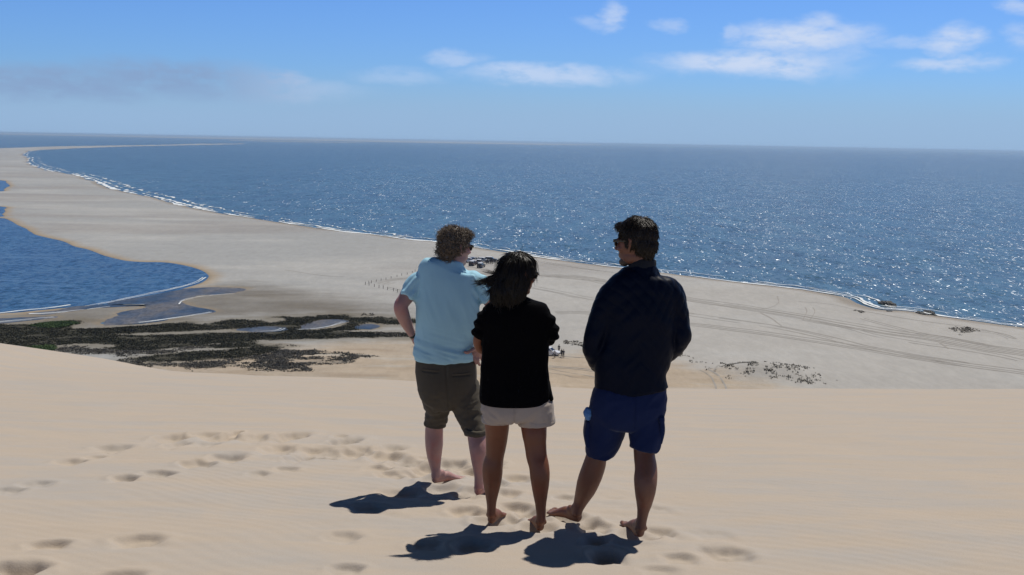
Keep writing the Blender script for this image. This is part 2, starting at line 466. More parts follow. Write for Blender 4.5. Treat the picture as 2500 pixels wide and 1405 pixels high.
land = np.minimum(d_oc, np.minimum(d_lg, d_ch * .999 + 0))
mo, hum = mound(bx, by)
bz = np.clip(d_oc * .045, -1.2, .55)
bz = np.minimum(bz, np.clip(d_lg * .045, -1.2, .55)); bz = np.minimum(bz, np.clip(d_ch * .05, -.6, .5))
hz = hum * np.maximum(dry, tanm) * sstep(0, 6, d_ch) * .55
bz = bz + (mo + hz * .6 + .10 * fbm(P2 / 30., 3, 13) * (np.clip(d_oc, 0, 20) / 20) * (np.clip(d_lg, 0, 20) / 20)) * sstep(0, 3, land)
far = sstep(300, 1400, by)


def lerp3(a, b, t): return a * (1 - t)[:, None] + np.array(b)[None, :] * t[:, None]


n1 = fbm(P2 / np.array([60., 22.]), 5, 70); n2 = fbm(P2 / np.array([170., 60.]), 4, 75); n3 = fbm(P2 / np.array([2.6, 5.]), 4, 90)
BEACH = [.400, .385, .362]
c = np.tile(np.array(BEACH), (len(bx), 1))
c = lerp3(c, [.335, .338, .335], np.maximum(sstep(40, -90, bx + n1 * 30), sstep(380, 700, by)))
c = lerp3(c, [.40, .395, .38], sstep(-.1, .6, n1 + .4 * n2) * .8)
c = lerp3(c, [.285, .265, .25], sstep(.05, .6, n2 - .3 * n1) * .55)
c = lerp3(c, [.42, .325, .225], tanm * (.75 + .25 * n1.clip(-1, 1)))
c = lerp3(c, [.145, .128, .104], wetp * (.80 + .3 * fbm(P2 / np.array([14., 8.]), 4, 140)))
c = lerp3(c, [.30, .235, .17], tanm * sstep(.0, .5, fbm(P2 / np.array([16., 5.]), 4, 141)) * .6)
c = lerp3(c, [.42, .40, .36], tanm * sstep(.1, .5, fbm(P2 / np.array([22., 4.]), 4, 143)) * .6)
c = lerp3(c, [.125, .118, .108], dry * sstep(-.45, .45, fbm(P2 / np.array([3., 1.8]), 5, 99, .65) + .3 * nz8) * .85)
c = lerp3(c, [.34, .27, .19], (sstep(7, 1, d_lg + nz8 * 1.5) * sstep(-3, 0, d_lg)) * .9)
c = lerp3(c, [.20, .165, .12], sstep(2.2, .4, d_lg + nz8 * .5) * .7)
c = lerp3(c, [.27, .235, .195], sstep(7, 1.5, d_oc + wig * .2) * .8)
c = lerp3(c, [.26, .21, .15], sstep(4, .5, d_ch) * .7 * sstep(999, 900, d_ch))
c = lerp3(c, [.17, .15, .115], sstep(9, 0, d_vg + nz8 * 5) * .75)
c = lerp3(c, [.040, .038, .026], veg * (.90 + .2 * fbm(P2 / np.array([4., 1.6]), 4, 98)).clip(0, 1))
c *= (1 + .07 * n3 + .05 * n1)[:, None]
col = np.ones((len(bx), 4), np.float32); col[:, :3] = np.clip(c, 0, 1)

m, n, b = newmat("beach_sand"); at = n.attr('sand_col'); tc = n.node('ShaderNodeTexCoord')
mul = n.node('ShaderNodeMix', data_type='RGBA', blend_type='MULTIPLY'); mul.inputs[0].default_value = 1
n.l.new(at.outputs['Color'], mul.inputs[6])
g = n.noise(n.mapping(tc.outputs['Object'], (1, .35, 1)), .9, 5, .65)
n.l.new(n.mix(g, (.84, .84, .84, 1), (1.16, 1.16, 1.16, 1)), mul.inputs[7])
n.l.new(mul.outputs[2], b.inputs['Base Color']); b.inputs['Roughness'].default_value = .95; b.inputs['Specular IOR Level'].default_value = .1
bn = n.node('ShaderNodeBump'); bn.inputs['Strength'].default_value = .6; bn.inputs['Distance'].default_value = .25
n.l.new(n.noise(tc.outputs['Object'], .8, 6, .6), bn.inputs['Height']); n.l.new(bn.outputs[0], b.inputs['Normal'])
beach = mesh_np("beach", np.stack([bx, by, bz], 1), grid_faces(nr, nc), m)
ca = beach.data.color_attributes.new('sand_col', 'FLOAT_COLOR', 'POINT'); ca.data.foreach_set('color', col.ravel())
setp(beach, 'broad pale sand spit and beach below the dune', kind='structure')


def beach_z(x, y):
    x = np.atleast_1d(np.array(x, float)); y = np.atleast_1d(np.array(y, float))
    s = EYE / y; tt = np.degrees(np.arctan2(x, y))
    sg = np.linspace(.262, .0052, nr); side = int(1150 * .04)
    azg = np.concatenate([np.linspace(-46, -28, side, endpoint=False), np.linspace(-28, 28, 1150), np.linspace(28, 46, side + 1)[1:]])
    ri = np.clip(((.262 - s) / (.262 - .0052) * (nr - 1)), 0, nr - 1.001); ci = np.clip(np.interp(tt, azg, np.arange(nc)), 0, nc - 1.001)
    r_, c_ = ri.astype(int), ci.astype(int); fr, fc = ri - r_, ci - c_
    Z = bz.reshape(nr, nc)
    return (Z[r_, c_] * (1 - fr) * (1 - fc) + Z[r_ + 1, c_] * fr * (1 - fc) + Z[r_, c_ + 1] * (1 - fr) * fc + Z[r_ + 1, c_ + 1] * fr * fc)


def on_beach(px, py):
    p = ground_pt(px, py, .4)
    for _ in range(4):
        z = float(beach_z(p[0], p[1])[0]); p = ground_pt(px, py, z)
    return p


# plain sheet under everything so that nothing is open beside the frame
mesh_np("terrain", [(-3000, -300, -2.2), (3000, -300, -2.2), (3000, 260, -2.2), (-3000, 260, -2.2)], [(0, 1, 2, 3)], simple("terrain_sand", (.38, .34, .28), var=.15, scale=.05))
setp(bpy.data.objects['terrain'], 'low sand terrain under the dune', kind='structure')

# ---- water
def water_mat(name, deep, shallow_tint, k1, k2, rough, spec, sc, streak=0.0, spark=None):
    m, n, b = newmat(name); tc = n.node('ShaderNodeTexCoord'); ob = tc.outputs['Object']
    big = n.noise(n.mapping(ob, (1, .55, 1), (0, 0, .3)), .004 * sc, 5, .6)
    mid = n.noise(n.mapping(ob, (1, .25, 1)), .09 * sc, 5, .7)
    cc = n.mix(n.smooth(big, .35, .7), deep + (1,), shallow_tint + (1,))
    mm = n.node('ShaderNodeMix', data_type='RGBA', blend_type='MULTIPLY'); mm.inputs[0].default_value = 1
    n.l.new(cc, mm.inputs[6]); n.l.new(n.mix(n.smooth(mid, .3, .7), (.6, .6, .6, 1), (1.4, 1.4, 1.4, 1)), mm.inputs[7])
    out = mm.outputs[2]
    if streak:
        st = n.noise(n.mapping(ob, (.018, .25, 1), (0, 0, STREAK_ROT)), 1, 5, .6)
        out = n.mix(n.math('MULTIPLY', n.smooth(st, .52, .78), streak), out, (.16, .27, .42, 1))
    n.l.new(out, b.inputs['Base Color'])
    b.inputs['Roughness'].default_value = rough; b.inputs['IOR'].default_value = 1.33; b.inputs['Specular IOR Level'].default_value = spec
    # wave slopes straight from noise (a bump would be filtered away at these distances)
    a1 = n.vmath('SUBTRACT', n.noise(n.mapping(ob, (.6, .34, 1)), 1.0, 3, .62, col=True), (.5, .5, .5))
    a2 = n.vmath('SUBTRACT', n.noise(n.mapping(ob, (.07, .03, 1)), 1.0, 4, .75, col=True), (.5, .5, .5))
    sl_ = n.vmath('ADD', n.vmath('MULTIPLY', a1, (k1, k1, 0)), n.vmath('MULTIPLY', a2, (k2, k2, 0)))
    base_ = sl_
    # short steep facets, each with its own random slope: the ones that face the sun glitter
    if spark:
        amp = n.smooth(n.noise(n.mapping(ob, (1, .3, 1)), .012, 4, .7), .3, .7, .55, 1.1)
        sx_ = n.node('ShaderNodeSeparateXYZ'); n.l.new(ob, sx_.inputs[0])
        amp = n.math('MULTIPLY', amp, n.smooth(n.math('ADD', sx_.outputs[0], n.math('MULTIPLY', n.math('SUBTRACT', n.noise(ob, .004, 3), .5), 500)), -420, 260, .5, 1.06))   # facet slopes flattened towards the left, to hold the glitter to the right
        for (sx, sy, ga) in spark:
            vo = n.node('ShaderNodeTexVoronoi'); vo.inputs['Scale'].default_value = 1.0
            wv = n.vmath('MULTIPLY', n.vmath('SUBTRACT', n.noise(ob, .25, 3, col=True), (.5, .5, .5)), (1.5, 5, 0))
            n.l.new(n.mapping(n.vmath('ADD', ob, wv), (sx, sy, 1)), vo.inputs['Vector'])
            r1 = n.vmath('SUBTRACT', vo.outputs['Color'], (.5, .5, .5))
            l2 = n.math('POWER', n.vmath('LENGTH', r1), 1.3)
            sc_ = n.math('MULTIPLY', n.math('MULTIPLY', l2, ga), amp)
            s3 = n.node('ShaderNodeVectorMath', operation='SCALE'); n.l.new(r1, s3.inputs[0]); n.l.new(sc_, s3.inputs['Scale'])
            s4 = n.vmath('MULTIPLY', s3.outputs[0], (1, 1, 0)); sl_ = n.vmath('ADD', sl_, s4)
    nv = n.vmath('NORMALIZE', n.vmath('ADD', base_, (0, 0, 1)))
    n.l.new(nv, b.inputs['Normal'])
    if spark:
        gl = n.node('ShaderNodeBsdfAnisotropic'); gl.inputs['Color'].default_value = (.036, .037, .038, 1); gl.inputs['Roughness'].default_value = .27
        n.l.new(n.vmath('NORMALIZE', n.vmath('ADD', sl_, (0, 0, 1))), gl.inputs['Normal'])
        ad = n.node('ShaderNodeAddShader'); n.l.new(b.outputs[0], ad.inputs[0]); n.l.new(gl.outputs[0], ad.inputs[1])
        n.l.new(ad.outputs[0], n.t.nodes['Material Output'].inputs['Surface'])
    return m


STREAK_ROT = -.55; HAZE = 8e-5
def fan(name, s_near, s_far, ns, z, mat, a=60, na=40, label='', kind='structure'):
    s = np.geomspace(s_near, s_far, ns); az = np.radians(np.linspace(-a, a, na)); Y, T = np.meshgrid(EYE / s, np.tan(az), indexing='ij')
    o = mesh_np(name, np.stack([(Y * T).ravel(), Y.ravel(), np.full(Y.size, z)], 1), grid_faces(ns, na), mat)
    return setp(o, label, kind=kind)


sea_m = water_mat("sea_water", (.020, .060, .072), (.030, .077, .088), .62, .34, .28, .42, 1.0, spark=[(1.3, .36, 2.5), (.42, .11, 2.2), (2.6, .8, 1.9)])
fan("sea", .30, .0003, 70, 0.0, sea_m, label='wide blue sea with sun glitter reaching the horizon')
lag_m = water_mat("lagoon_water", (.006, .034, .075), (.010, .050, .090), .5, .15, .25, .4, 4.0, streak=.55, spark=[(1.2, .5, 1.1)])
cha_m = water_mat("shallow_water", (.030, .050, .080), (.15, .13, .10), .3, .2, .4, .3, 22.0)


def sheet(name, polys, z, mat, grow, label):
    vs, fs = [], []
    for P in polys:
        c0 = P.mean(0); base = len(vs)
        # outward offset so that the rim dips under the sand
        A = np.roll(P, 1, 0); B = np.roll(P, -1, 0); t = B - A; nrm = np.stack([t[:, 1], -t[:, 0]], 1); nrm /= np.linalg.norm(nrm, axis=1)[:, None] + 1e-9
        area = .5 * np.sum(P[:, 0] * np.roll(P[:, 1], -1) - np.roll(P[:, 0], -1) * P[:, 1])
        if area < 0: nrm = -nrm
        Q = P + nrm * grow
        vs += [(q[0], q[1], z) for q in Q]; fs.append(list(range(base, base + len(Q))))
        if area < 0: fs[-1].reverse()
    o = mesh_np(name, vs, fs, mat, smooth=False)
    return setp(o, label, kind='structure')


sheet("lagoon", lag_polys, .03, lag_m, 3.0, 'deep blue lagoon behind the sand spit')
sheet("shallow_water", cha_polys, .06, cha_m, 1.0, 'shallow grey blue channel and pools on the wet flats')


# ---- far land beyond the bay
def strip(name, top, bot, z, mat, label):
    a = Gp(top, z, 4); b_ = Gp(bot, z, 4); k = min(len(a), len(b_)); v = [(*p, z) for p in a[:k]] + [(*p, z) for p in b_[:k]]
    o = mesh_np(name, v, [(i, i + 1, k + i + 1, k + i) for i in range(k - 1)], mat); return setp(o, label, kind='structure')


hor = lambda px: 346.0 + (px - 1250) * .0184
farm = simple("far_sand", (.40, .34, .25), var=.25, scale=.001)
xs_ = [-900, -500, -200, 0, 250, 500, 800, 1000, 1200, 1350, 1440, 1480]
strip("far_shore", [(x, hor(x) + 2.2 + max(0, (x - 1000) / 480) * 2) for x in xs_], [(x, hor(x) + t) for x, t in zip(xs_, [6.5, 6.2, 6.2, 6, 6.2, 6.8, 7.0, 7.2, 7.0, 6.6, 5.6, 4.4])], 1.2, farm, 'thin hazy sand shore across the bay')
strip("sandbar", [(x, hor(x) + 9.6) for x in (560, 680, 800, 900)], [(x, hor(x) + t) for x, t in zip((560, 680, 800, 900), (10.2, 10.8, 10.6, 9.9))], .5, farm, 'thin sandbar beyond the tip of the spit')

# ---- surf
def foam_ribbons(name, line_w, offs, wid, z, brk, seed, mat, label, step=1.2):
    seg = np.diff(line_w, axis=0); L = np.hypot(seg[:, 0], seg[:, 1]); cum = np.concatenate([[0], np.cumsum(L)])
    vs, fs = [], []
    for k, (o_, w_) in enumerate(zip(offs, wid)):
        prev = None; s = 0.0
        while s < cum[-1]:
            x = np.interp(s, cum, line_w[:, 0]); y = np.interp(s, cum, line_w[:, 1]); s2 = min(s + .5, cum[-1])
            tx = np.interp(s2, cum, line_w[:, 0]) - x; ty = np.interp(s2, cum, line_w[:, 1]) - y; l = math.hypot(tx, ty) + 1e-9
            nx, ny = -ty / l, tx / l
            q = np.array([[s / 21. + k * 50, 0.3]]); h = float(fbm(q, 4, seed + k)[0]); h2 = float(fbm(np.array([[s / 5. + k * 50, .7]]), 3, seed + 9 + k)[0])
            ww = w_ * max(0, (h + brk - .35 * min(1, max(0, (y - 900) / 900)))) * (1 + .8 * h2); off = o_ * (1 + .35 * h2) + 1.6 * h
            scale = min(2.0, max(.6, y / 420))
            if ww > .12 * w_:
                a = (x + nx * (off - ww / 2) * scale, y + ny * (off - ww / 2) * scale, z); b_ = (x + nx * (off + ww / 2) * scale, y + ny * (off + ww / 2) * scale, z + .02)
                vs += [a, b_]
                if prev is not None: fs.append((prev, prev + 1, len(vs) - 1, len(vs) - 2))
                prev = len(vs) - 2
            else: prev = None
            s += step * max(1, y / 400)
    o = mesh_np(name, vs, fs, mat); return setp(o, label, kind='stuff')


foam_m = simple("foam", (.74, .78, .80), rough=.8, var=.2, scale=1.0)
fl = coast_w[(coast_w[:, 1] < 2600) & (coast_w[:, 0] < 500)]
foam_ribbons("surf", fl, [-1.0, -4.0, -9.0], [3.2, 2.2, 1.5], .16, .45, 5, foam_m, 'thin broken white surf line along the ocean beach')
# white salt and foam edges on the flats (traced)
salt = [Z5([(-200,320),(0,298),(150,281),(300,266),(420,249)]), Z5([(495,258),(600,240),(740,212),(850,188),(960,165),(1080,136),(1150,113),(1190,90)]), Z5([(165,302),(280,298),(400,288),(560,266),(700,250),(840,249)]),
        Z5([(800,352),(900,340),(1000,326),(1120,308),(1222,291)]), Z5([(-100,358),(0,350),(180,333),(320,320)]), Z5([(1040,245),(1055,225),(1130,208),(1300,190),(1390,192)]),
        Z5([(1700,391),(1800,388),(1900,372),(1990,345)]), Z5([(1500,404),(1600,398),(1645,384)]), Z5([(1140,218),(1190,235),(1225,243)]), Z5([(1370,262),(1440,280),(1480,285)])]
for i, s_ in enumerate(salt):
    wd = [.9, .9, 1.5, 1.2, .8, .6, .6, .6, .5, .5][i]
    o = foam_ribbons("foam_line", Gp(s_, 0, 5), [0.0, .9], [wd, wd * .5], .12, .42, 200 + i, foam_m, 'white foam and salt edge on the wet flats', step=.6)

# ---- tyre tracks pressed into the beach: thin sheets just over the sand
def Z7(l): return [(1600 + a / 2.778, 640 + b / 2.778) for a, b in l]
def Z1(l): return [(900 + a / 2.778, 500 + b / 2.778) for a, b in l]
tracks = [(Z1([(1050,478),(1130,482),(1400,492),(1600,525),(1900,590),(2150,640)])[:-1] + Z7([(215,255),(500,295),(750,335),(1000,375),(1300,430),(1600,482),(1900,522),(2200,577),(2500,622),(3000,700)]), [-3.2, -1.7, .2, 1.9, 3.3], .5),
          (Z1([(1270,738),(1500,742)]) + Z7([(-100,415),(240,430),(500,460),(800,500),(1100,545),(1400,592),(1700,642),(2000,690),(2500,758),(3000,830)]), [-1.2, .5, 2.0], .42),
          (Z1([(1120,565),(1300,600),(1500,645)]) + Z7([(240,360),(600,410),(900,460),(1200,525),(1400,575),(1600,612),(1800,650),(2100,700)]), [-1.4, .3, 2.2], .34),
          (Z7([(1000,395),(1300,450),(1500,502),(1800,555),(2000,580),(2300,630),(2500,672)]), [-.9, .9], .3),
          (Z7([(1400,385),(1600,440),(1800,490),(2000,522),(2300,580)]), [-.8, .8], .3),
          (Z7([(970,270),(1200,290),(1400,330),(1700,385),(2200,460),(2420,525)]), [0], .24),
          (Z7([(2000,460),(2100,468),(2250,478),(2350,498),(2420,528)]), [-1, .9], .35),
          (Z7([(320,745),(380,780),(430,830),(445,870)]), [-.8, .8], .3),
          (Z7([(460,720),(430,750),(420,770)]), [0], .3),
          (Z7([(840,235),(830,280),(770,310),(700,318)]), [0], .35), (Z7([(715,348),(780,385),(850,440)]), [0], .4),
          (Z7([(1030,310),(1045,340),(1020,400)]), [-.8, .8], .25), (Z7([(1900,530),(1940,560),(1980,590)]), [0], .35),
          ([(1100,660),(1150,668),(1250,672),(1300,662)], [-1.5, 0, 1.5], .4), ([(1140,652),(1200,662),(1260,668),(1500,690)], [-1, 1], .4), ([(1290,636),(1400,655),(1500,668)], [0, 1.8], .3),
          ([(915,692),(935,688),(960,684),(1000,680),(1060,670)], [-1.2, 0, 1.3], .45), ([(935,695),(955,690)], [0, 1.5, -1.5], .6),
          ([(700,660),(800,674),(850,676)], [0], .4), ([(1000,850),(1230,862),(1400,880),(1500,886)], [0, 1.8], .3), ([(1330,905),(1430,925),(1530,940)], [-.9, .9], .28), ([(1340,895),(1440,905),(1530,925)], [-.9, .9], .25)]
tv, tf = [], []
for ti, (pl, offs, wd) in enumerate(tracks):
    lw = Gp(pl, .4, 8)
    for o_ in offs:
        prev = None
        seg = np.diff(lw, axis=0); L = np.hypot(seg[:, 0], seg[:, 1]); cum = np.concatenate([[0], np.cumsum(L)])
        st = np.arange(0, cum[-1], 1.5)
        X = np.interp(st, cum, lw[:, 0]); Y = np.interp(st, cum, lw[:, 1]); tx = np.gradient(X); ty = np.gradient(Y); l = np.hypot(tx, ty)
        nx, ny = -ty / l, tx / l
        q = np.stack([st / 40. + ti * 9, np.full(len(st), o_ * 3.1)], 1); j = fbm(q, 4, 300) * 1.5; wv = wd * (1.0 + 1.6 * fbm(q * 3, 4, 330))
        w2 = np.clip(wv, 0, None) / 2
        xa, ya, xb, yb = X + nx * (o_ + j - w2), Y + ny * (o_ + j - w2), X + nx * (o_ + j + w2), Y + ny * (o_ + j + w2)
        za, zb = beach_z(xa, ya) + .035, beach_z(xb, yb) + .035
        base = len(tv)
        for i in range(len(st)): tv += [(xa[i], ya[i], za[i]), (xb[i], yb[i], zb[i])]
        tf += [(base + 2 * i, base + 2 * i + 1, base + 2 * i + 3, base + 2 * i + 2) for i in range(len(st) - 1) if w2[i] > .05]
o = mesh_np("tyre_tracks", tv, tf, simple("track_sand", (.325, .305, .28), rough=.95, var=.2, scale=.8, spec=.1))
setp(o, 'curving tyre tracks pressed across the beach', kind='structure')

# ---- vegetation
veg2 = veg * sstep(-.45, .25, fbm(P2 / np.array([5., 2.2]), 4, 47) + .25)
def tuft_field(name, N, sampler, h, mat, label, leaf=.5, seed=1, blades=5):
    r = np.random.default_rng(seed); pts = sampler(N, r); n_ = len(pts)
    z = beach_z(pts[:, 0], pts[:, 1])
    vs = []; fs = []
    H = h * (.5 + r.random(n_) * 1.0)
    V = np.zeros((n_, blades, 3, 3))
    a = r.random((n_, blades)) * 2 * math.pi; ln = r.random((n_, blades)) * .7 + .35; wd = leaf * (.35 + r.random((n_, blades)) * .6)
    ox = (r.random((n_, blades)) - .5) * leaf * 1.4; oy = (r.random((n_, blades)) - .5) * leaf * 1.4
    bxs = pts[:, 0, None] + ox; bys = pts[:, 1, None] + oy
    ca_, sa_ = np.cos(a), np.sin(a)
    V[..., 0, 0] = bxs - sa_ * wd / 2; V[..., 0, 1] = bys + ca_ * wd / 2; V[..., 0, 2] = z[:, None] - .05
    V[..., 1, 0] = bxs + sa_ * wd / 2; V[..., 1, 1] = bys - ca_ * wd / 2; V[..., 1, 2] = z[:, None] - .05
    V[..., 2, 0] = bxs + ca_ * ln * H[:, None] * .8; V[..., 2, 1] = bys + sa_ * ln * H[:, None] * .8; V[..., 2, 2] = z[:, None] + H[:, None] * ln
    v = V.reshape(-1, 3); f = np.arange(len(v)).reshape(-1, 3)
    o = mesh_np(name, v, f, mat, smooth=False); return setp(o, label, kind='stuff')


def mask_sampler(field, thr=.5, ymax=420, weight=True):
    idx = np.where((field > thr) & (by < ymax))[0]
    # area weighting of the polar grid ~ y^3
    wt = by[idx] ** 3 * np.clip(field[idx], 0, 1); wt /= wt.sum()
    def f(N, r):
        k = r.choice(idx, N, p=wt); j = by[k]
        return np.stack([bx[k] + (r.random(N) - .5) * j * .002, by[k] + (r.random(N) - .5) * j * .006], 1)
    return f


def leafmat(name, c1, c2, rough=.8):
    m, n, b = newmat(name); tc = n.node('ShaderNodeTexCoord')
    n.l.new(n.mix(n.smooth(n.noise(tc.outputs['Object'], .22, 6, .7), .35, .65), c1 + (1,), c2 + (1,)), b.inputs['Base Color'])
    b.inputs['Roughness'].default_value = rough; b.inputs['Specular IOR Level'].default_value = .2; return m


tuft_field("marsh_grass", 20000, mask_sampler(veg2, .45), .14, leafmat("marsh_leaf", (.032, .032, .021), (.060, .060, .038)), 'dark green marsh plants covering the flats beside the lagoon channel', leaf=.7, seed=3)
tuft_field("dry_scrub", 5000, mask_sampler(dry * (nz8 > -.25), .35), .20, leafmat("dry_leaf", (.10, .096, .086), (.17, .16, .14)), 'dry grey scrub scattered over the sandy flat below the dune', leaf=.6, seed=4)
d_bg = near_calc(lambda x, y: np.min([poly_sdf(x, y, p) for p in (veg_polys[2], veg_polys[3])], 0), bx, by)
tuft_field("green_shrubs", 2600, mask_sampler(sstep(.5, -.8, d_bg + nz8 * 2), .5), .28, leafmat("green_leaf", (.045, .085, .028), (.085, .135, .045)), 'brighter green shrubs in patches on the marsh', leaf=.7, seed=5)
mt = np.exp(-(((bx - mound_c[0]) / 9.5) ** 2 + ((by - mound_c[1]) / 7.5) ** 2)) * (fbm(P2 / np.array([1.3, 2.4]), 4, 510) > .04)
d_edge = near_calc(lambda x, y: poly_sdf(x, y, Gp([(1640,872),(1700,885),(1790,893),(1900,900),(1960,925),(2010,930),(2080,945),(2075,950),(1960,948),(1900,912),(1790,900),(1640,884)], 0, 3)), bx, by, 300)
mt2 = (sstep(2, -1, d_edge) * (fbm(P2 / 1.5, 3, 520) > .25) * .6)
tuft_field("dune_tufts", 480, mask_sampler(np.maximum(mt, mt2), .2, 300), .26, leafmat("tuft_leaf", (.12, .108, .09), (.20, .185, .15)), 'small dark tufts and debris on the low sand mound', leaf=.34, seed=6, blades=5)
scat = Gp([(1380,838),(1440,842),(1450,850),(1400,852)], 0, 2)
deb = [Gp(p, 0, 2) for p in ([(1376,838),(1400,840),(1445,846),(1455,852),(1420,851),(1380,845)], [(1640,870),(1680,872),(1682,878),(1640,877)], [(2310,806),(2370,805),(2385,815),(2340,822)],
                             Z5([(2100,310),(2140,312),(2150,320),(2100,322)]), Z5([(2150,415),(2380,420),(2400,440),(2240,440)]), [(2080,762),(2105,764),(2105,769),(2085,768)])]
d_db = near_calc(lambda x, y: np.min([poly_sdf(x, y, p) for p in deb], 0), bx, by, 420)
tuft_field("wrack", 330, mask_sampler(sstep(.6, -.3, d_db + nz8 * 1.6), .4), .3, leafmat("wrack_leaf", (.12, .105, .085), (.19, .17, .14)), 'small dark lines of dry debris on the beach', leaf=.5, seed=8)

# ================================================================ AIR
hv = [(x, y, z) for x in (-300000, 300000) for y in (-2000, 160000) for z in (-3.5, EYE + 2.5)]
hf = [(0, 1, 3, 2), (4, 6, 7, 5), (0, 4, 5, 1), (2, 3, 7, 6), (0, 2, 6, 4), (1, 5, 7, 3)]
hm = bpy.data.materials.new("sea_air"); hm.use_nodes = True; hn = NT(hm.node_tree); hn.n.clear()
pv = hn.node('ShaderNodeVolumePrincipled'); pv.inputs['Color'].default_value = (.62, .80, 1.0, 1); pv.inputs['Density'].default_value = HAZE; pv.inputs['Anisotropy'].default_value = 0.45
ho = hn.node('ShaderNodeOutputMaterial'); hn.l.new(pv.outputs[0], ho.inputs['Volume'])
setp(mesh_np("haze", hv, hf, hm, smooth=False), 'thin pale blue sea haze', kind='stuff')
# ================================================================ PEOPLE
def pv3(px, py, Y):
    d = pix_ray(px, py); return CAM + d * (Y / d[1])


def mpp(px, py, Y):          # metres per photograph pixel at that point
    d = pix_ray(px, py); return (Y / d[1]) / F


class Pc:
    """closed pieces gathered for one surface"""
    def __init__(s): s.v = []; s.f = []; s.n = 0
    def add(s, v, f):
        v = np.asarray(v, float); s.v.append(v); s.f += [tuple(i + s.n for i in q) for q in f]; s.n += len(v); return s
    def merge(s, o):
        s.f += [tuple(i + s.n for i in q) for q in o.f]; s.v += o.v; s.n += o.n; return s
    def verts(s): return np.vstack(s.v)


def tube(C, RX, RY, ref=(0, 1, 0), n=24, cap=.6, e=2.0):
    """tube along points C with half widths RX (side) and RY (depth)"""
    C = np.asarray(C, float); RX = np.asarray(RX, float); RY = np.asarray(RY, float)
    T = np.gradient(C, axis=0); T /= np.linalg.norm(T, axis=1)[:, None] + 1e-12
    if cap:
        k = [.95, .8, .55, .25]; h = [.31, .6, .84, .97]
        m0 = min(RX[0], RY[0]) * cap; m1 = min(RX[-1], RY[-1]) * cap
        c0 = [C[0] - T[0] * m0 * b for b in h]; c1 = [C[-1] + T[-1] * m1 * b for b in h]
        C = np.vstack([c0[::-1], C, c1]); T = np.vstack([[T[0]] * 4, T, [T[-1]] * 4])
        RX = np.concatenate([[RX[0] * a for a in k][::-1], RX, [RX[-1] * a for a in k]])
        RY = np.concatenate([[RY[0] * a for a in k][::-1], RY, [RY[-1] * a for a in k]])
    ref = np.array(ref, float)
    A = np.cross(T, ref[None, :]); A /= np.linalg.norm(A, axis=1)[:, None] + 1e-12
    B = np.cross(A, T)
    th = np.linspace(0, 2 * math.pi, n, endpoint=False)
    ct = np.sign(np.cos(th)) * np.abs(np.cos(th)) ** (2 / e); st = np.sign(np.sin(th)) * np.abs(np.sin(th)) ** (2 / e)
    V = C[:, None] + A[:, None] * (RX[:, None] * ct)[..., None] + B[:, None] * (RY[:, None] * st)[..., None]
    k = len(C); V = V.reshape(-1, 3); fs = []
    for i in range(k - 1):
        for j in range(n):
            a = i * n + j; b = i * n + (j + 1) % n; fs.append((a, b, b + n, a + n))
    fs.append(tuple(range(n - 1, -1, -1))); fs.append(tuple((k - 1) * n + j for j in range(n)))
    return V, fs


def ell(c, r, R=None, n=14):
    v = []; f = []
    for i in range(1, n):
        ph = math.pi * i / n
        for j in range(2 * n):
            th = math.pi * j / n; v.append((math.sin(ph) * math.cos(th) * r[0], math.sin(ph) * math.sin(th) * r[1], math.cos(ph) * r[2]))
    top = len(v); v.append((0, 0, r[2])); v.append((0, 0, -r[2])); m = 2 * n
    for i in range(n - 2):
        for j in range(m): a = i * m + j; b = i * m + (j + 1) % m; f.append((a, a + m, b + m, b))
    for j in range(m): f.append((top, j, (j + 1) % m)); f.append((top + 1, (n - 2) * m + (j + 1) % m, (n - 2) * m + j))
    v = np.array(v)
    if R is not None: v = v @ np.array(R).T
    return v + np.array(c), f


class Fig:
    """figure drawn in photograph pixels on its own upright plane Y0 with depth offsets in metres"""
    def __init__(s, Y0): s.Y0 = Y0
    def path(s, P, pts, ref=(0, 1, 0), sub=5, n=26, cap=.6, e=2.0):
        # pts: (px, py, dy, rx_px, ry_px)
        W = []
        for (px, py, dy, rx, ry) in pts:
            c = pv3(px, py, s.Y0 + dy); k = mpp(px, py, s.Y0 + dy); W.append([*c, rx * k, ry * k])
        W = catmull(W, sub); W[:, 3:] = np.maximum(W[:, 3:], .003)
        P.add(*tube(W[:, :3], W[:, 3], W[:, 4], ref, n, cap, e)); return P
    def at(s, px, py, dy=0.0): return pv3(px, py, s.Y0 + dy)


def remesh(P, voxel, smooth=6, factor=.5):
    me = bpy.data.meshes.new("tmp"); me.from_pydata([tuple(p) for p in P.verts()], [], P.f); me.update()
    o = bpy.data.objects.new("tmp", me); COL.objects.link(o)
    r = o.modifiers.new("r", 'REMESH'); r.mode = 'VOXEL'; r.voxel_size = voxel
    if smooth:
        q = o.modifiers.new("s", 'SMOOTH'); q.iterations = smooth; q.factor = factor
    dg = bpy.context.evaluated_depsgraph_get(); dg.update(); m2 = bpy.data.meshes.new_from_object(o.evaluated_get(dg))
    bpy.data.objects.remove(o); bpy.data.meshes.remove(me); return m2


def get_v(me):
    a = np.empty(len(me.vertices) * 3); me.vertices.foreach_get('co', a); return a.reshape(-1, 3)


def get_n(me):
    a = np.empty(len(me.vertices) * 3); me.vertices.foreach_get('normal', a); return a.reshape(-1, 3)


def set_v(me, v): me.vertices.foreach_set('co', np.asarray(v).ravel()); me.update()


def part(name, me, mat, parent=None):
    me.name = name; me.materials.clear(); me.materials.append(mat); me.polygons.foreach_set('use_smooth', [True] * len(me.polygons))
    o = bpy.data.objects.new(name, me); COL.objects.link(o)
    if parent: o.parent = parent; o.matrix_parent_inverse = parent.matrix_world.inverted() if False else Matrix.Translation(-Vector(parent.location))
    return o


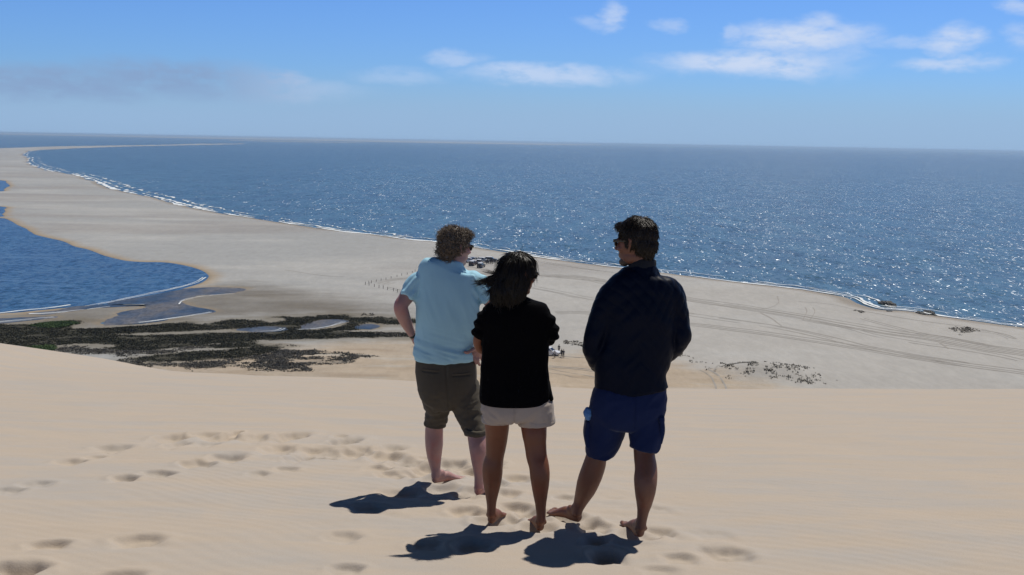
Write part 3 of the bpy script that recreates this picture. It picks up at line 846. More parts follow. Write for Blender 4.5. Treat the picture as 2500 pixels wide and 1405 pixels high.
def skin(name, col, red=.25):
    m, n, b = newmat(name); tc = n.node('ShaderNodeTexCoord'); ob = tc.outputs['Object']
    c = list(col) + [1]; c2 = [col[0] * 1.12, col[1] * .80, col[2] * .78, 1]; c3 = [x * .82 for x in col] + [1]
    k = n.mix(n.math('MULTIPLY', n.smooth(n.noise(ob, 9, 4), .45, .75), red * 2), c, c2)
    k = n.mix(n.math('MULTIPLY', n.smooth(n.noise(ob, 34, 4), .5, .8), .5), k, c3)
    n.l.new(k, b.inputs['Base Color']); b.inputs['Roughness'].default_value = .52
    b.inputs['Subsurface Weight'].default_value = .0
    bn = n.node('ShaderNodeBump'); bn.inputs['Strength'].default_value = .25; bn.inputs['Distance'].default_value = .001
    n.l.new(n.noise(ob, 260, 3), bn.inputs['Height']); n.l.new(bn.outputs[0], b.inputs['Normal']); return m


def cloth(name, col, rough=.85, var=.1, fold=.5, sheen=.15, fs=7):
    m, n, b = newmat(name); tc = n.node('ShaderNodeTexCoord'); ob = tc.outputs['Object']
    nz = n.noise(ob, 5, 5, .6)
    n.l.new(n.mix(nz, [x * (1 - var) for x in col] + [1], [x * (1 + var) for x in col] + [1]), b.inputs['Base Color'])
    b.inputs['Roughness'].default_value = rough; b.inputs['Specular IOR Level'].default_value = .2
    b.inputs['Sheen Weight'].default_value = sheen; b.inputs['Sheen Roughness'].default_value = .4
    b1 = n.node('ShaderNodeBump'); b1.inputs['Strength'].default_value = fold; b1.inputs['Distance'].default_value = .012
    n.l.new(n.noise(n.mapping(ob, (1, 1, .45)), fs, 3, .5, dist=.6), b1.inputs['Height'])
    b2 = n.node('ShaderNodeBump'); b2.inputs['Strength'].default_value = .3; b2.inputs['Distance'].default_value = .0012
    n.l.new(n.noise(ob, 420, 2), b2.inputs['Height']); n.l.new(b1.outputs[0], b2.inputs['Normal']); n.l.new(b2.outputs[0], b.inputs['Normal'])
    return m


def hairmat(name, col, col2, rough=.34):
    m, n, b = newmat(name); tc = n.node('ShaderNodeTexCoord')
    n.l.new(n.mix(n.noise(tc.outputs['Object'], 60, 3, .7), col + (1,), col2 + (1,)), b.inputs['Base Color'])
    b.inputs['Roughness'].default_value = rough; b.inputs['Specular IOR Level'].default_value = .35; return m


def rotz(a):
    c, s_ = math.cos(a), math.sin(a); return np.array([[c, -s_, 0], [s_, c, 0], [0, 0, 1]])


def rotx(a):
    c, s_ = math.cos(a), math.sin(a); return np.array([[1, 0, 0], [0, c, -s_], [0, s_, c]])


def roty(a):
    c, s_ = math.cos(a), math.sin(a); return np.array([[c, 0, s_], [0, 1, 0], [-s_, 0, c]])


def head(P, C, R, k=1.0, beard=None):
    """local: x right, y face, z up"""
    def E(c, r, rr=None):
        v, f = ell((0, 0, 0), np.array(r) * k, rr); v = (v + np.array(c) * k) @ R.T + C; P.add(v, f)
    def T(pts, rads, ref=(1, 0, 0)):
        W = catmull([[*p, r] for p, r in zip(pts, rads)], 4)
        v, f = tube(W[:, :3] * k, W[:, 3] * k, W[:, 3] * k, ref, 14, .8); P.add(v @ R.T + C, f)
    E((0, -.014, .035), (.074, .094, .082)); E((0, .022, -.005), (.067, .075, .085)); E((0, .038, -.045), (.055, .056, .070))
    E((0, .062, -.094), (.030, .028, .024)); E((.034, .022, -.070), (.024, .045, .034)); E((-.034, .022, -.070), (.024, .045, .034))
    E((0, .082, .022), (.052, .014, .013)); E((.040, .062, -.026), (.022, .024, .020)); E((-.040, .062, -.026), (.022, .024, .020))
    T([(0, .088, .014), (0, .102, -.008), (0, .112, -.028)], [.008, .009, .0125]); E((.010, .100, -.032), (.008, .012, .007)); E((-.010, .100, -.032), (.008, .012, .007))
    E((0, .090, -.060), (.022, .010, .0065)); E((0, .088, -.070), (.019, .010, .007))
    for sx in (-1, 1):
        E((sx * .030, .078, .002), (.012, .010, .008))
        T([(sx * .074, .004, -.040), (sx * .078, .000, -.022), (sx * .084, -.010, .004), (sx * .084, -.012, .022), (sx * .078, .004, .026)], [.006, .007, .0075, .007, .006])
        E((sx * .077, -.002, -.004), (.006, .014, .026))


def glasses(C, R, k, mat, parent, lens=.022, h=.018, fy=.101):
    P = Pc()
    def box(c, r):
        c = np.array(c); r = np.array(r); v = np.array([[x, y, z] for x in (-1, 1) for y in (-1, 1) for z in (-1, 1)]) * r + c
        P.add((v * k) @ R.T + C, [(0, 1, 3, 2), (4, 6, 7, 5), (0, 4, 5, 1), (2, 3, 7, 6), (0, 2, 6, 4), (1, 5, 7, 3)])
    for sx in (-1, 1):
        pts = [(sx * (.034 + lens * math.cos(t) * 1.1), fy - .006 * (math.cos(t) * 1 + .6), .004 + h * math.sin(t)) for t in np.linspace(0, 2 * math.pi, 15)[:-1]]
        v = [np.array(p) + np.array([0, d, 0]) for d in (-.0025, .0025) for p in pts]; n_ = 14
        f = [tuple(range(n_ - 1, -1, -1)), tuple(range(n_, 2 * n_))] + [(i, (i + 1) % n_, n_ + (i + 1) % n_, n_ + i) for i in range(n_)]
        P.add((np.array(v) * k) @ R.T + C, f)
        box((sx * .0565, fy - .012, .014), (.006, .008, .005))
        box((sx * .074, .042, .015), (.0022, .050, .0045)); box((sx * .079, -.012, .008), (.0022, .014, .004))
    box((0, fy + .001, .012), (.010, .003, .003)); box((0, fy - .002, .021), (.055, .0028, .0035))
    me = bpy.data.meshes.new("sunglasses"); me.from_pydata([tuple(p) for p in P.verts()], [], P.f); me.update()
    o = part("sunglasses", me, mat, parent); me.polygons.foreach_set('use_smooth', [False] * len(me.polygons)); return o


def strands(paths, r0=.0016, mat=None, name="hair"):
    """paths: array (n, k, 3) -> thin tapered three sided tubes"""
    n_, k, _ = paths.shape
    T = np.gradient(paths, axis=1); T /= np.linalg.norm(T, axis=2)[..., None] + 1e-9
    a = np.cross(T, np.array([.31, .87, .39])); a /= np.linalg.norm(a, axis=2)[..., None] + 1e-9; b_ = np.cross(T, a)
    rad = r0 * (1 - np.linspace(0, 1, k) ** 2 * .85)
    V = np.stack([paths + (a * math.cos(t) + b_ * math.sin(t)) * rad[None, :, None] for t in (0, 2.094, 4.189)], 2)   # n,k,3,3
    V = V.reshape(-1, 3)
    base = (np.arange(n_) * k * 3)[:, None, None]; i = np.arange(k - 1)[None, :, None] * 3; j = np.arange(3)[None, None, :]; j2 = (j + 1) % 3
    f = np.stack([base + i + j, base + i + j2, base + i + 3 + j2, base + i + 3 + j], -1).reshape(-1, 4)
    return V, f


def surf_samples(me, N, r, keep=None):
    v = get_v(me); nn = get_n(me)
    idx = np.arange(len(v)) if keep is None else np.where(keep(v, nn))[0]
    k = r.choice(idx, N); return v[k] + (r.random((N, 3)) - .5) * .004, nn[k]


def fixnorm(v): return v / (np.linalg.norm(v, axis=-1)[..., None] + 1e-9)


def hair_obj(name, base_me, V, F, mat, parent):
    bv = get_v(base_me); bf = [tuple(p.vertices) for p in base_me.polygons]
    me = bpy.data.meshes.new(name); me.from_pydata([tuple(p) for p in np.vstack([bv, V])], [], bf + [tuple(q) for q in (F + len(bv)).tolist()]); me.update()
    return part(name, me, mat, parent)


def toes(P, F_, heel, ball, wpx, dirv, side, k=1.0):
    """five toes in front of the ball of the foot; heel, ball: world points; side: +1 big toe to the left of travel"""
    d = np.array([ball[0] - heel[0], ball[1] - heel[1], 0.]); d /= np.linalg.norm(d); s_ = np.array([-d[1], d[0], 0]) * side
    for i, (o_, L, r) in enumerate([(.036, .050, .0125), (.016, .050, .0088), (-.001, .043, .0085), (-.017, .036, .0082), (-.032, .028, .0080)]):
        a = ball + s_ * o_ * k + d * .0; b_ = a + d * L * k * .6 + np.array([0, 0, .004]); c = a + d * L * k + np.array([0, 0, -.002])
        W = catmull([[*a, r * k * .9], [*b_, r * k], [*c, r * k * .85]], 3); P.add(*tube(W[:, :3], W[:, 3], W[:, 3], (0, 0, 1), 12, .9))


def foot(P, ankle, heel, ang, L=.25, side=1, k=1.0):
    """ang: heading of the foot (radians from +y towards +x); heel: ground point under the heel"""
    d = np.array([math.sin(ang), math.cos(ang), 0.]); H = np.array(heel)
    sl = float((dune_base(np.array([H[0] + d[0] * .2]), np.array([H[1] + d[1] * .2])) - dune_base(np.array([H[0]]), np.array([H[1]])))[0]) / .2
    d3 = np.array([d[0], d[1], sl]); L *= k
    pts = [(H - d3 * -.005 + [0, 0, .032 * k], .026, .030), (H + d3 * .05 + [0, 0, .036 * k], .030, .034), (H + d3 * .10 + [0, 0, .040 * k], .033, .034),
           (H + d3 * .15 * k + [0, 0, .028 * k], .040, .024), (H + d3 * .19 * k + [0, 0, .018 * k], .044, .016)]
    W = catmull([[*p, a * k, b_ * k] for p, a, b_ in pts], 4); P.add(*tube(W[:, :3], W[:, 3], W[:, 4], (0, 0, 1), 20, .8))
    # instep up to the ankle
    W = catmull([[*(ankle + [0, 0, .03]), .028 * k, .034 * k], [*(ankle * .5 + (H + d3 * .035 + [0, 0, .06 * k]) * .5), .029 * k, .042 * k], [*(H + d3 * .05 + [0, 0, .045 * k]), .03 * k, .05 * k]], 4)
    P.add(*tube(W[:, :3], W[:, 3], W[:, 4], (d[0], d[1], 0.001), 18, .6))
    for sx in (-1, 1): P.add(*ell(ankle + np.array([d[1], -d[0], 0]) * sx * .025 * k + [0, 0, -.005], (.010, .012, .014), n=8))
    ball = H + d3 * .195 * k + [0, 0, .014 * k]
    toes(P, None, H, ball, 0, d, side, k)


def fingers(P, F_, pts_list):
    for pts in pts_list: F_.path(P, pts, ref=(0.2, .9, .3), sub=4, n=12, cap=.9)


def folds(me, spec, seed=0):
    """spec: function (v, n) -> displacement along the normal"""
    v = get_v(me); n_ = get_n(me); set_v(me, v + n_ * spec(v, n_)[:, None])


FR = (-1, 0, 0)
def hand_simple(P, F_, wrist, d, n=(0, 0, 1), k=1.0):
    """relaxed hand: palm, four fingers and a thumb from a world point"""
    d = np.array(d, float); d /= np.linalg.norm(d); n = np.array(n, float); s_ = np.cross(d, n); s_ /= np.linalg.norm(s_); n = np.cross(s_, d)
    W = np.array(wrist)
    C = np.array([W, W + d * .045 * k, W + d * .085 * k]); P.add(*tube(C, [.026 * k, .038 * k, .038 * k], [.018 * k, .015 * k, .013 * k], n, 16, .5))
    for i, (o, L) in enumerate([(.028, .068), (.010, .078), (-.009, .072), (-.027, .055)]):
        a = W + d * .08 * k + s_ * o * k; b = a + d * L * .5 * k - n * .006; c = a + d * L * .85 * k - n * .026 * k
        P.add(*tube(catmull([a, b, c], 3), [.0085 * k] * 7, [.0085 * k] * 7, n, 10, .9))
    a = W + d * .02 * k + s_ * .028 * k; P.add(*tube(catmull([a, a + s_ * .03 * k + d * .03 * k, a + s_ * .035 * k + d * .062 * k], 3), [.011 * k] * 7, [.0095 * k] * 7, n, 10, .9))


def person(label, px, py, group=None):
    g = ray_dune(px, py); e = empty("person", (g[0], g[1], g[2])); setp(e, label, 'person'); return e, g


glass_m = simple("sunglass_black", (.012, .012, .014), rough=.12, var=0, spec=.6)
# ------------------------------------------------------------------ man in the pale blue T-shirt
e1, g1 = person('man with wavy brown hair in pale blue T-shirt and olive shorts, hands on hips', 1115, 1190)
fa, fb = ray_dune(1060, 1178), ray_dune(1166, 1208)
A = Fig((fa[1] + fb[1]) / 2); ya, yb = fa[1] - A.Y0, fb[1] - A.Y0
B = Pc()
A.path(B, [(1088, 900, 0, 60, 40), (1088, 850, 0, 62, 40), (1088, 780, 0, 62, 40), (1090, 710, 0, 64, 40), (1095, 672, 0, 60, 34), (1100, 650, .0, 30, 24), (1106, 632, .005, 22, 22), (1111, 612, .01, 21, 22)])
A.path(B, [(1088, 880, 0, 56, 36), (1092, 930, 0, 56, 40), (1096, 950, 0, 44, 34)])
A.path(B, [(1062, 940, 0, 24, 28), (1064, 985, ya * .3, 21, 23), (1062, 1030, ya * .6, 21, 22), (1060, 1052, ya * .7, 22, 22), (1060, 1082, ya * .8 - .01, 22, 23), (1060, 1108, ya * .9, 19, 20), (1062, 1134, ya, 14, 15), (1064, 1150, ya, 11.5, 14), (1064, 1163, ya, 11.5, 14)])
A.path(B, [(1128, 940, 0, 24, 28), (1142, 990, yb * .4, 21, 23), (1157, 1035, yb * .6, 20, 21), (1164, 1066, yb * .7, 23, 23), (1167, 1095, yb * .85 - .01, 22, 23), (1167, 1123, yb, 17, 19), (1169, 1160, yb, 11.5, 13), (1169, 1190, yb, 11.5, 14)])
foot(B, A.at(1064, 1161, ya), fa - np.array([0, 0, .008]), math.radians(48), L=.20, side=-1, k=.98)
foot(B, A.at(1169, 1191, yb), fb - np.array([0, 0, .008]), math.radians(22), L=.22, side=1, k=.98)
# left arm, hand on the hip in front
A.path(B, [(1050, 684, 0, 14, 18), (1012, 702, 0, 21, 22), (988, 732, -.04, 18, 19), (979, 747, -.055, 17.5, 18), (981, 762, -.05, 17.5, 17), (989, 783, -.01, 15.5, 15), (999, 803, .03, 12, 12), (1009, 822, .06, 8.5, 9.5), (1016, 834, .07, 9, 10)])
hand_simple(B, A, A.at(1016, 833, .075), (.45, .55, -.65), (-.7, .3, .2))
# right arm, hand on the hip with the thumb to the back
A.path(B, [(1138, 684, 0, 14, 18), (1178, 706, 0, 21, 22), (1199, 738, -.01, 18, 19), (1207, 757, -.02, 17, 17), (1203, 780, -.03, 16, 16), (1192, 808, -.045, 13, 13), (1180, 832, -.055, 10, 10), (1173, 845, -.055, 9.5, 9)])
A.path(B, [(1174, 842, -.055, 9, 8), (1168, 853, -.055, 13, 8), (1163, 863, -.045, 14, 7.5)], cap=.7)
fingers(B, A, [[(1160, 851, -.075, 5.5, 5.5), (1150, 857, -.095, 4.6, 4.6), (1142, 861, -.108, 4.4, 4.4), (1135, 860, -.113, 4.0, 4.0)],
               [(1155, 864, -.055, 4, 4), (1151, 873, -.06, 3.7, 3.7), (1152, 880, -.045, 3.4, 3.4)],
               [(1161, 868, -.05, 4, 4), (1159, 879, -.055, 3.7, 3.7), (1162, 888, -.04, 3.4, 3.4)],
               [(1168, 869, -.045, 4, 4), (1167, 882, -.05, 3.7, 3.7), (1171, 892, -.03, 3.3, 3.3)],
               [(1175, 866, -.04, 3.8, 3.8), (1176, 878, -.035, 3.5, 3.5), (1180, 886, -.02, 3.1, 3.1)]])
HL = A.at(1111, 604, .012); RL = rotz(math.radians(-56)) @ rotx(math.radians(-6))
head(B, HL, RL, .98)
me = remesh(B, .0048, 3, .45)
folds(me, lambda v, n_: .0022 * fbm(v * np.array([16, 16, 7]), 3, 400) + .0006 * fbm(v * 60, 2, 401))
part("body", me, skin("fair_skin", (.40, .225, .20), .5), e1)
S = Pc()
A.path(S, [(1103, 634, 0, 27, 25), (1101, 641, 0, 34, 29), (1098, 649, 0, 56, 34), (1095, 660, 0, 74, 40), (1094, 685, 0, 77, 46), (1094, 735, -.005, 77.5, 50), (1093, 785, -.005, 77, 51), (1087, 835, 0, 72.5, 51), (1086, 860, 0, 75, 53), (1086, 877, 0, 74, 53)], cap=.12, n=40, e=2.25)
A.path(S, [(1052, 672, 0, 17, 22), (1030, 683, 0, 24, 27), (1010, 704, -.01, 25.5, 26), (996, 727, -.03, 24.5, 25)], cap=.05)
A.path(S, [(1138, 676, 0, 16, 21), (1161, 685, 0, 23, 27), (1184, 707, 0, 25, 26), (1197, 733, -.01, 24, 25)], cap=.05)
me = remesh(S, .006, 5)
zt = A.at(1090, 640)[2]; zb = A.at(1086, 880)[2]
def fs(v, n_):
    q = v - np.array([A.at(1090, 760)[0], A.Y0, 0]); h = (v[:, 2] - zb) / (zt - zb)
    a = fbm(np.stack([q[:, 0] * 9 + h * 2.2, q[:, 1] * 9, v[:, 2] * 1.8], 1), 3, 5); a = 1 - np.abs(a) * 3
    low = sstep(.95, .55, h)
    f = .0085 * a * low * (.6 + .9 * fbm(v * 5, 2, 6))
    hf = fbm(np.stack([q[:, 0] * 3.5, q[:, 1] * 3.5, v[:, 2] * 24 + q[:, 0] * 6], 1), 3, 9)
    f += .012 * hf * sstep(.30, .08, h) + .005 * hf * sstep(.5, .2, h)
    # creases running from the arms
    side = np.abs(q[:, 0]) / .2
    f += .006 * np.sin(v[:, 2] * 85 + np.abs(q[:, 0]) * 95 + 2 * a) * sstep(.72, 1.0, side) * sstep(.45, .7, h)
    return f
folds(me, fs)
part("t_shirt", me, cloth("pale_blue_cotton", (.38, .65, .78), var=.06, fold=.35, sheen=.05), e1)
S = Pc()
A.path(S, [(1087, 866, 0, 71, 47), (1087, 885, 0, 73.5, 51), (1089, 905, -.005, 75.5, 54), (1092, 935, -.012, 73.5, 57), (1099, 962, -.012, 68, 54), (1104, 982, -.008, 55, 44)], cap=.3, n=36, e=2.3)
A.path(S, [(1060, 935, 0, 38, 46), (1062, 965, 0, 34, 42), (1067, 990, ya * .3, 30, 35), (1067, 1015, ya * .5, 27, 30), (1063, 1030, ya * .6, 26, 27), (1061, 1038, ya * .6, 25, 26)], cap=.05)
A.path(S, [(1128, 940, 0, 42, 50), (1139, 985, yb * .2, 38.5, 43), (1150, 1020, yb * .4, 32, 36), (1159, 1045, yb * .6, 27, 30), (1161, 1061, yb * .7, 25.5, 28)], cap=.05)
me = remesh(S, .006, 5)
zs = A.at(1087, 985)[2]
def fs(v, n_):
    q = v - np.array([A.at(1095, 985)[0], A.Y0, zs])
    d = fbm(np.stack([q[:, 0] * 7 + q[:, 2] * 9, q[:, 1] * 6, q[:, 2] * 9 - q[:, 0] * 8], 1), 3, 33); r = 1 - np.abs(d) * 3
    f = .009 * r * sstep(.16, .0, q[:, 2]) + .004 * d
    f += .008 * fbm(np.stack([q[:, 0] * 9, q[:, 1] * 9, q[:, 2] * 26], 1), 3, 35) * sstep(-.04, -.11, q[:, 2])
    # seat seam
    f -= .006 * np.exp(-((q[:, 0] - .012 + q[:, 2] * .08) / .007) ** 2) * (q[:, 1] < 0) * sstep(-.02, .02, q[:, 2])
    # welt pockets
    for sx, zz in ((-.105, .235), (.085, .215)):
        f += (.004 * np.exp(-((q[:, 2] - zz - .006) / .005) ** 2) - .007 * np.exp(-((q[:, 2] - zz + .004) / .004) ** 2)) * (np.abs(q[:, 0] - sx) < .052) * (q[:, 1] < 0)
    return f
folds(me, fs)
part("shorts", me, cloth("olive_cotton", (.086, .074, .056), var=.15, fold=.5, sheen=.05), e1)
# cuffs
for (cx, cy, dy, r1, r2, tl) in ((1062, 1034, ya * .6, 26.5, 28, .1), (1161, 1054, yb * .7, 27, 29.5, .0)):
    S = Pc(); A.path(S, [(cx + .5, cy - 7, dy, r1, r2), (cx, cy, dy, r1 + 1, r2 + 1), (cx - .5, cy + 6, dy, r1 + .3, r2 + .3)], cap=.08)
    me = remesh(S, .005, 3); folds(me, lambda v, n_: .006 * fbm(v * np.array([14, 14, 40]), 3, 44)); part("cuff", me, bpy.data.materials["olive_cotton"], e1)
glasses(HL, RL, .98, glass_m, e1)
# wrist band
S = Pc(); A.path(S, [(1006, 816, .055, 10.5, 11), (1010, 822, .06, 10, 11)], cap=.05); part("wrist_watch", remesh(S, .004, 1), glass_m, e1)
# hair: thick and wavy
S = Pc()
def E2(P, C, R, k, c, r): v, f = ell((0, 0, 0), np.array(r) * k); P.add((v + np.array(c) * k) @ np.array(R).T + C, f)
for c, r in [((0, -.022, .042), (.092, .108, .092)), ((0, -.060, -.020), (.082, .060, .075)), ((0, .055, .092), (.066, .045, .034)), ((.062, -.030, .0), (.030, .052, .050)), ((-.062, -.030, .0), (.030, .052, .050)), ((0, -.07, -.066), (.058, .038, .040))]: E2(S, HL, RL, .90, c, r)
me = remesh(S, .006, 4); me0 = me
folds(me, lambda v, n_: .018 * fbm(v * 26, 2, 51) + .006 * fbm(v * 70, 2, 52))
r_ = np.random.default_rng(5); N = 3600; K = 9
p, nn = surf_samples(me, N, r_)
t = np.linspace(0, 1, K)[None, :, None]
crown = HL + RL @ np.array([0, -.05, .13])
fl_ = p - crown; fl_ -= (fl_ * nn).sum(1)[:, None] * nn; fl_ = fixnorm(fl_ + .5 * r_.normal(size=(N, 3))); fl_ -= (fl_ * nn).sum(1)[:, None] * nn * .7
bt = np.cross(nn, fl_); ph = r_.random((N, 1, 1)) * 6.28; L = (.028 + .028 * r_.random((N, 1, 1))); cr = .0045 + .004 * r_.random((N, 1, 1))
path = p[:, None] - nn[:, None] * .004 + fl_[:, None] * t * L + nn[:, None] * (.007 * np.sin(t * 2.6)) + cr * (np.cos(ph + t * 9) * bt[:, None] + np.sin(ph + t * 9) * nn[:, None]) * t
V, Fc = strands(path, .0019)
hair_obj("hair", me, V, Fc, hairmat("brown_wavy_hair", (.07, .052, .037), (.26, .20, .145), .36), e1)

# ------------------------------------------------------------------ woman in black
e2, g2 = person('barefoot woman with dark windblown hair in black top and beige shorts, arms folded', 1258, 1285)
fa, fb = ray_dune(1199, 1277), ray_dune(1319, 1295)
A = Fig((fa[1] + fb[1]) / 2); ya, yb = fa[1] - A.Y0, fb[1] - A.Y0
B = Pc()
A.path(B, [(1256, 960, 0, 66, 42), (1256, 900, 0, 64, 40), (1258, 840, 0, 66, 40), (1260, 780, 0, 68, 40), (1260, 752, 0, 60, 32), (1260, 734, 0, 26, 24), (1261, 715, .0, 20, 20), (1262, 690, .005, 20, 22)])
A.path(B, [(1256, 950, 0, 60, 38), (1258, 980, -.005, 62, 40), (1260, 995, 0, 52, 36)])
A.path(B, [(1216, 985, 0, 38, 42), (1214, 1020, 0, 32, 36), (1213, 1062, ya * .4, 28, 29), (1211, 1090, ya * .6, 25, 26), (1208, 1114, ya * .7, 22.5, 24), (1203, 1139, ya * .85 - .01, 25, 26), (1202, 1165, ya - .01, 24, 25), (1201, 1190, ya, 20, 21), (1200, 1216, ya, 14.5, 16), (1200, 1237, ya, 11.5, 13), (1200, 1256, ya, 11.5, 13)])
A.path(B, [(1302, 985, 0, 40, 42), (1303, 1035, 0, 33, 36), (1305, 1062, yb * .4, 30, 31), (1307, 1085, yb * .5, 27, 28), (1310, 1114, yb * .7, 25.5, 26), (1316, 1140, yb * .85 - .01, 24.5, 26), (1318, 1165, yb - .01, 24, 25), (1319, 1198, yb, 19.5, 21), (1320, 1232, yb, 13.5, 15), (1321, 1255, yb, 11.5, 13), (1321, 1273, yb, 11.5, 13)])
foot(B, A.at(1200, 1256, ya), fa - np.array([0, 0, .008]), math.radians(16), L=.205, side=1, k=.88)
foot(B, A.at(1321, 1273, yb), fb - np.array([0, 0, .008]), math.radians(-10), L=.205, side=-1, k=.88)
A.path(B, [(1200, 758, 0, 20, 22), (1184, 790, .01, 18, 19), (1171, 822, .02, 14.5, 15), (1168, 836, .03, 13.5, 14), (1174, 850, .06, 13.5, 13), (1190, 854, .12, 12, 12), (1225, 845, .17, 11, 11), (1268, 832, .19, 9, 9)])
A.path(B, [(1320, 760, 0, 20, 22), (1335, 790, .01, 18, 19), (1344, 818, .03, 14, 15), (1340, 832, .08, 13, 13), (1310, 838, .15, 12, 12), (1270, 838, .20, 10, 10), (1240, 832, .215, 9, 9)])
hand_simple(B, A, A.at(1268, 832, .19), (1, .1, .15), (0, 1, 0), .88); hand_simple(B, A, A.at(1240, 832, .215), (-1, 0, .15), (0, 1, 0), .88)
HW = A.at(1266, 671, .01); RW = rotz(math.radians(-54)) @ rotx(math.radians(-6))
head(B, HW, RW, .92)
me = remesh(B, .0048, 3, .45)
folds(me, lambda v, n_: .0022 * fbm(v * np.array([16, 16, 7]), 3, 400) + .0006 * fbm(v * 60, 2, 401))
part("body", me, skin("tanned_skin", (.185, .066, .030), .3), e2)
S = Pc()
A.path(S, [(1260, 726, 0, 27, 25), (1260, 733, 0, 44, 30), (1260, 741, 0, 70, 36), (1260, 756, 0, 80, 42), (1259, 790, -.004, 80, 48), (1258, 835, 0, 81, 50), (1257, 880, 0, 82, 52), (1256, 925, -.006, 84, 56), (1256, 955, -.01, 85, 61), (1256, 981, -.01, 84.5, 62)], cap=.08, n=40, e=2.3)
A.path(S, [(1212, 758, 0, 19, 24), (1195, 770, 0, 25, 28), (1182, 793, .01, 24, 26), (1170, 824, .02, 20.5, 23)], cap=.05)
A.path(S, [(1308, 762, 0, 19, 24), (1325, 773, 0, 24, 27), (1336, 793, .01, 23.5, 25), (1344, 815, .02, 21.5, 23), (1343, 824, .05, 18, 20)], cap=.5)
me = remesh(S, .006, 5)
def fs(v, n_):
    q = v - np.array([A.at(1258, 860)[0], A.Y0, A.at(1258, 860)[2]])
    a = 1 - 3 * np.abs(fbm(np.stack([q[:, 0] * 9, q[:, 1] * 7, q[:, 2] * 2.2], 1), 3, 61))
    f = .006 * a * sstep(.25, .0, q[:, 2]) + .005 * fbm(v * np.array([6, 6, 15]), 3, 62)
    f += .006 * np.sin(q[:, 2] * 120 + q[:, 0] * 20) * sstep(.165, .19, np.abs(q[:, 0])) * (q[:, 2] > .02)
    return f * sstep(A.at(1256, 985)[2], A.at(1256, 960)[2], v[:, 2])
folds(me, fs)
top = part("top", me, cloth("black_knit", (.003, .003, .004), rough=.9, var=.1, fold=.4, sheen=.01), e2)
# loose flap by the side slit
S = Pc(); A.path(S, [(1337, 930, .0, 5, 22), (1341, 955, .0, 6, 24), (1346, 975, .0, 6.5, 22)], cap=.4); me = remesh(S, .005, 3); folds(me, lambda v, n_: .004 * fbm(v * 20, 3, 64)); part("side_flap", me, bpy.data.materials["black_knit"], e2)
S = Pc()
A.path(S, [(1257, 955, -.01, 80, 52), (1258, 975, -.01, 83, 52), (1260, 995, -.015, 86, 55), (1262, 1010, -.01, 83, 52)], cap=.2, n=36, e=2.3)
A.path(S, [(1218, 985, 0, 42, 50), (1214, 1008, 0, 37, 44), (1211, 1027, 0, 33.5, 41)], cap=.05)
A.path(S, [(1303, 985, 0, 48, 54), (1307, 1012, 0, 47, 50), (1310, 1031, 0, 44.5, 48)], cap=.05)
me = remesh(S, .0055, 4)
def fs(v, n_):
    q = v - np.array([A.at(1256, 990)[0], A.Y0, A.at(1256, 1005)[2]])
    d = fbm(np.stack([q[:, 0] * 9, q[:, 1] * 9, q[:, 2] * 14 - np.abs(q[:, 0]) * 9], 1), 3, 71)
    return (.009 * (1 - 3 * np.abs(d)) * .6 + .004 * d) * sstep(.05, .0, q[:, 2]) - .007 * np.exp(-(q[:, 0] / .006) ** 2) * (q[:, 1] < 0)
folds(me, fs)
part("shorts", me, cloth("beige_cotton", (.40, .34, .29), var=.07, fold=.5), e2)
for (cx, cy, r1, r2) in ((1211, 1025, 35.5, 42.5), (1310, 1029, 46, 49.5)):
    S = Pc(); A.path(S, [(cx + .5, cy - 8, 0, r1, r2), (cx, cy, 0, r1 + .3, r2 + .3), (cx, cy + 4, 0, r1, r2)], cap=.05)
    me = remesh(S, .005, 3); folds(me, lambda v, n_: .004 * fbm(v * np.array([12, 12, 30]), 3, 74)); part("cuff", me, bpy.data.materials["beige_cotton"], e2)
glasses(HW, RW, .92, glass_m, e2, lens=.024, h=.021)
# hair: long, dark, blown to the left
S = Pc()
for c, r in [((0, -.016, .044), (.084, .104, .088)), ((0, -.050, -.010), (.080, .066, .090)), ((.066, -.018, -.02), (.020, .045, .060)), ((-.066, -.018, -.02), (.020, .045, .060))]: E2(S, HW, RW, .92, c, r)
A.path(S, [(1252, 660, -.01, 38, 36), (1247, 690, -.025, 40, 32), (1244, 712, -.045, 39, 25), (1243, 726, -.055, 36, 17), (1244, 735, -.06, 32, 12)], cap=.35)
A.path(S, [(1228, 672, -.03, 16, 16), (1214, 696, -.035, 12, 10), (1207, 715, -.04, 7, 6)], cap=.5)
me = remesh(S, .006, 4)
folds(me, lambda v, n_: .007 * fbm(v * np.array([48, 48, 7]), 3, 81) + .003 * fbm(v * np.array([110, 110, 16]), 2, 82))
r_ = np.random.default_rng(6); N = 4200; K = 10; t = np.linspace(0, 1, K)[None, :, None]
p, nn = surf_samples(me, N, r_)
crown = HW + RW @ np.array([.01, -.02, .135])
rel = p - crown; down = np.array([0, 0, -1.0]); wgt = np.clip((crown[2] - p[:, 2]) / .12, 0, 1)[:, None]
fl_ = fixnorm(fixnorm(rel) * (1 - wgt * .8) + (down + np.array([-.12, -.05, 0])) * wgt * 1.4 + .07 * r_.normal(size=(N, 3)))
fl_ -= (fl_ * nn).sum(1)[:, None] * nn * .96
L = .05 + .05 * r_.random((N, 1, 1))
path = p[:, None] + fl_[:, None] * t * L + nn[:, None] * (.004 * np.sin(t * 3) + .001) - nn[:, None] * t * t * L * .20 + np.array([0, 0, -1.0]) * (t ** 2) * L * .12
path += (.005 * r_.normal(size=(N, 1, 3))) * t
pp = p * 16; wv_ = np.stack([fbm(pp, 2, 301), fbm(pp, 2, 302), fbm(pp, 2, 303)], 1)
path += (wv_[:, None] * .030) * t * np.sin(t * 3.2 + wv_[:, None, :1] * 9)
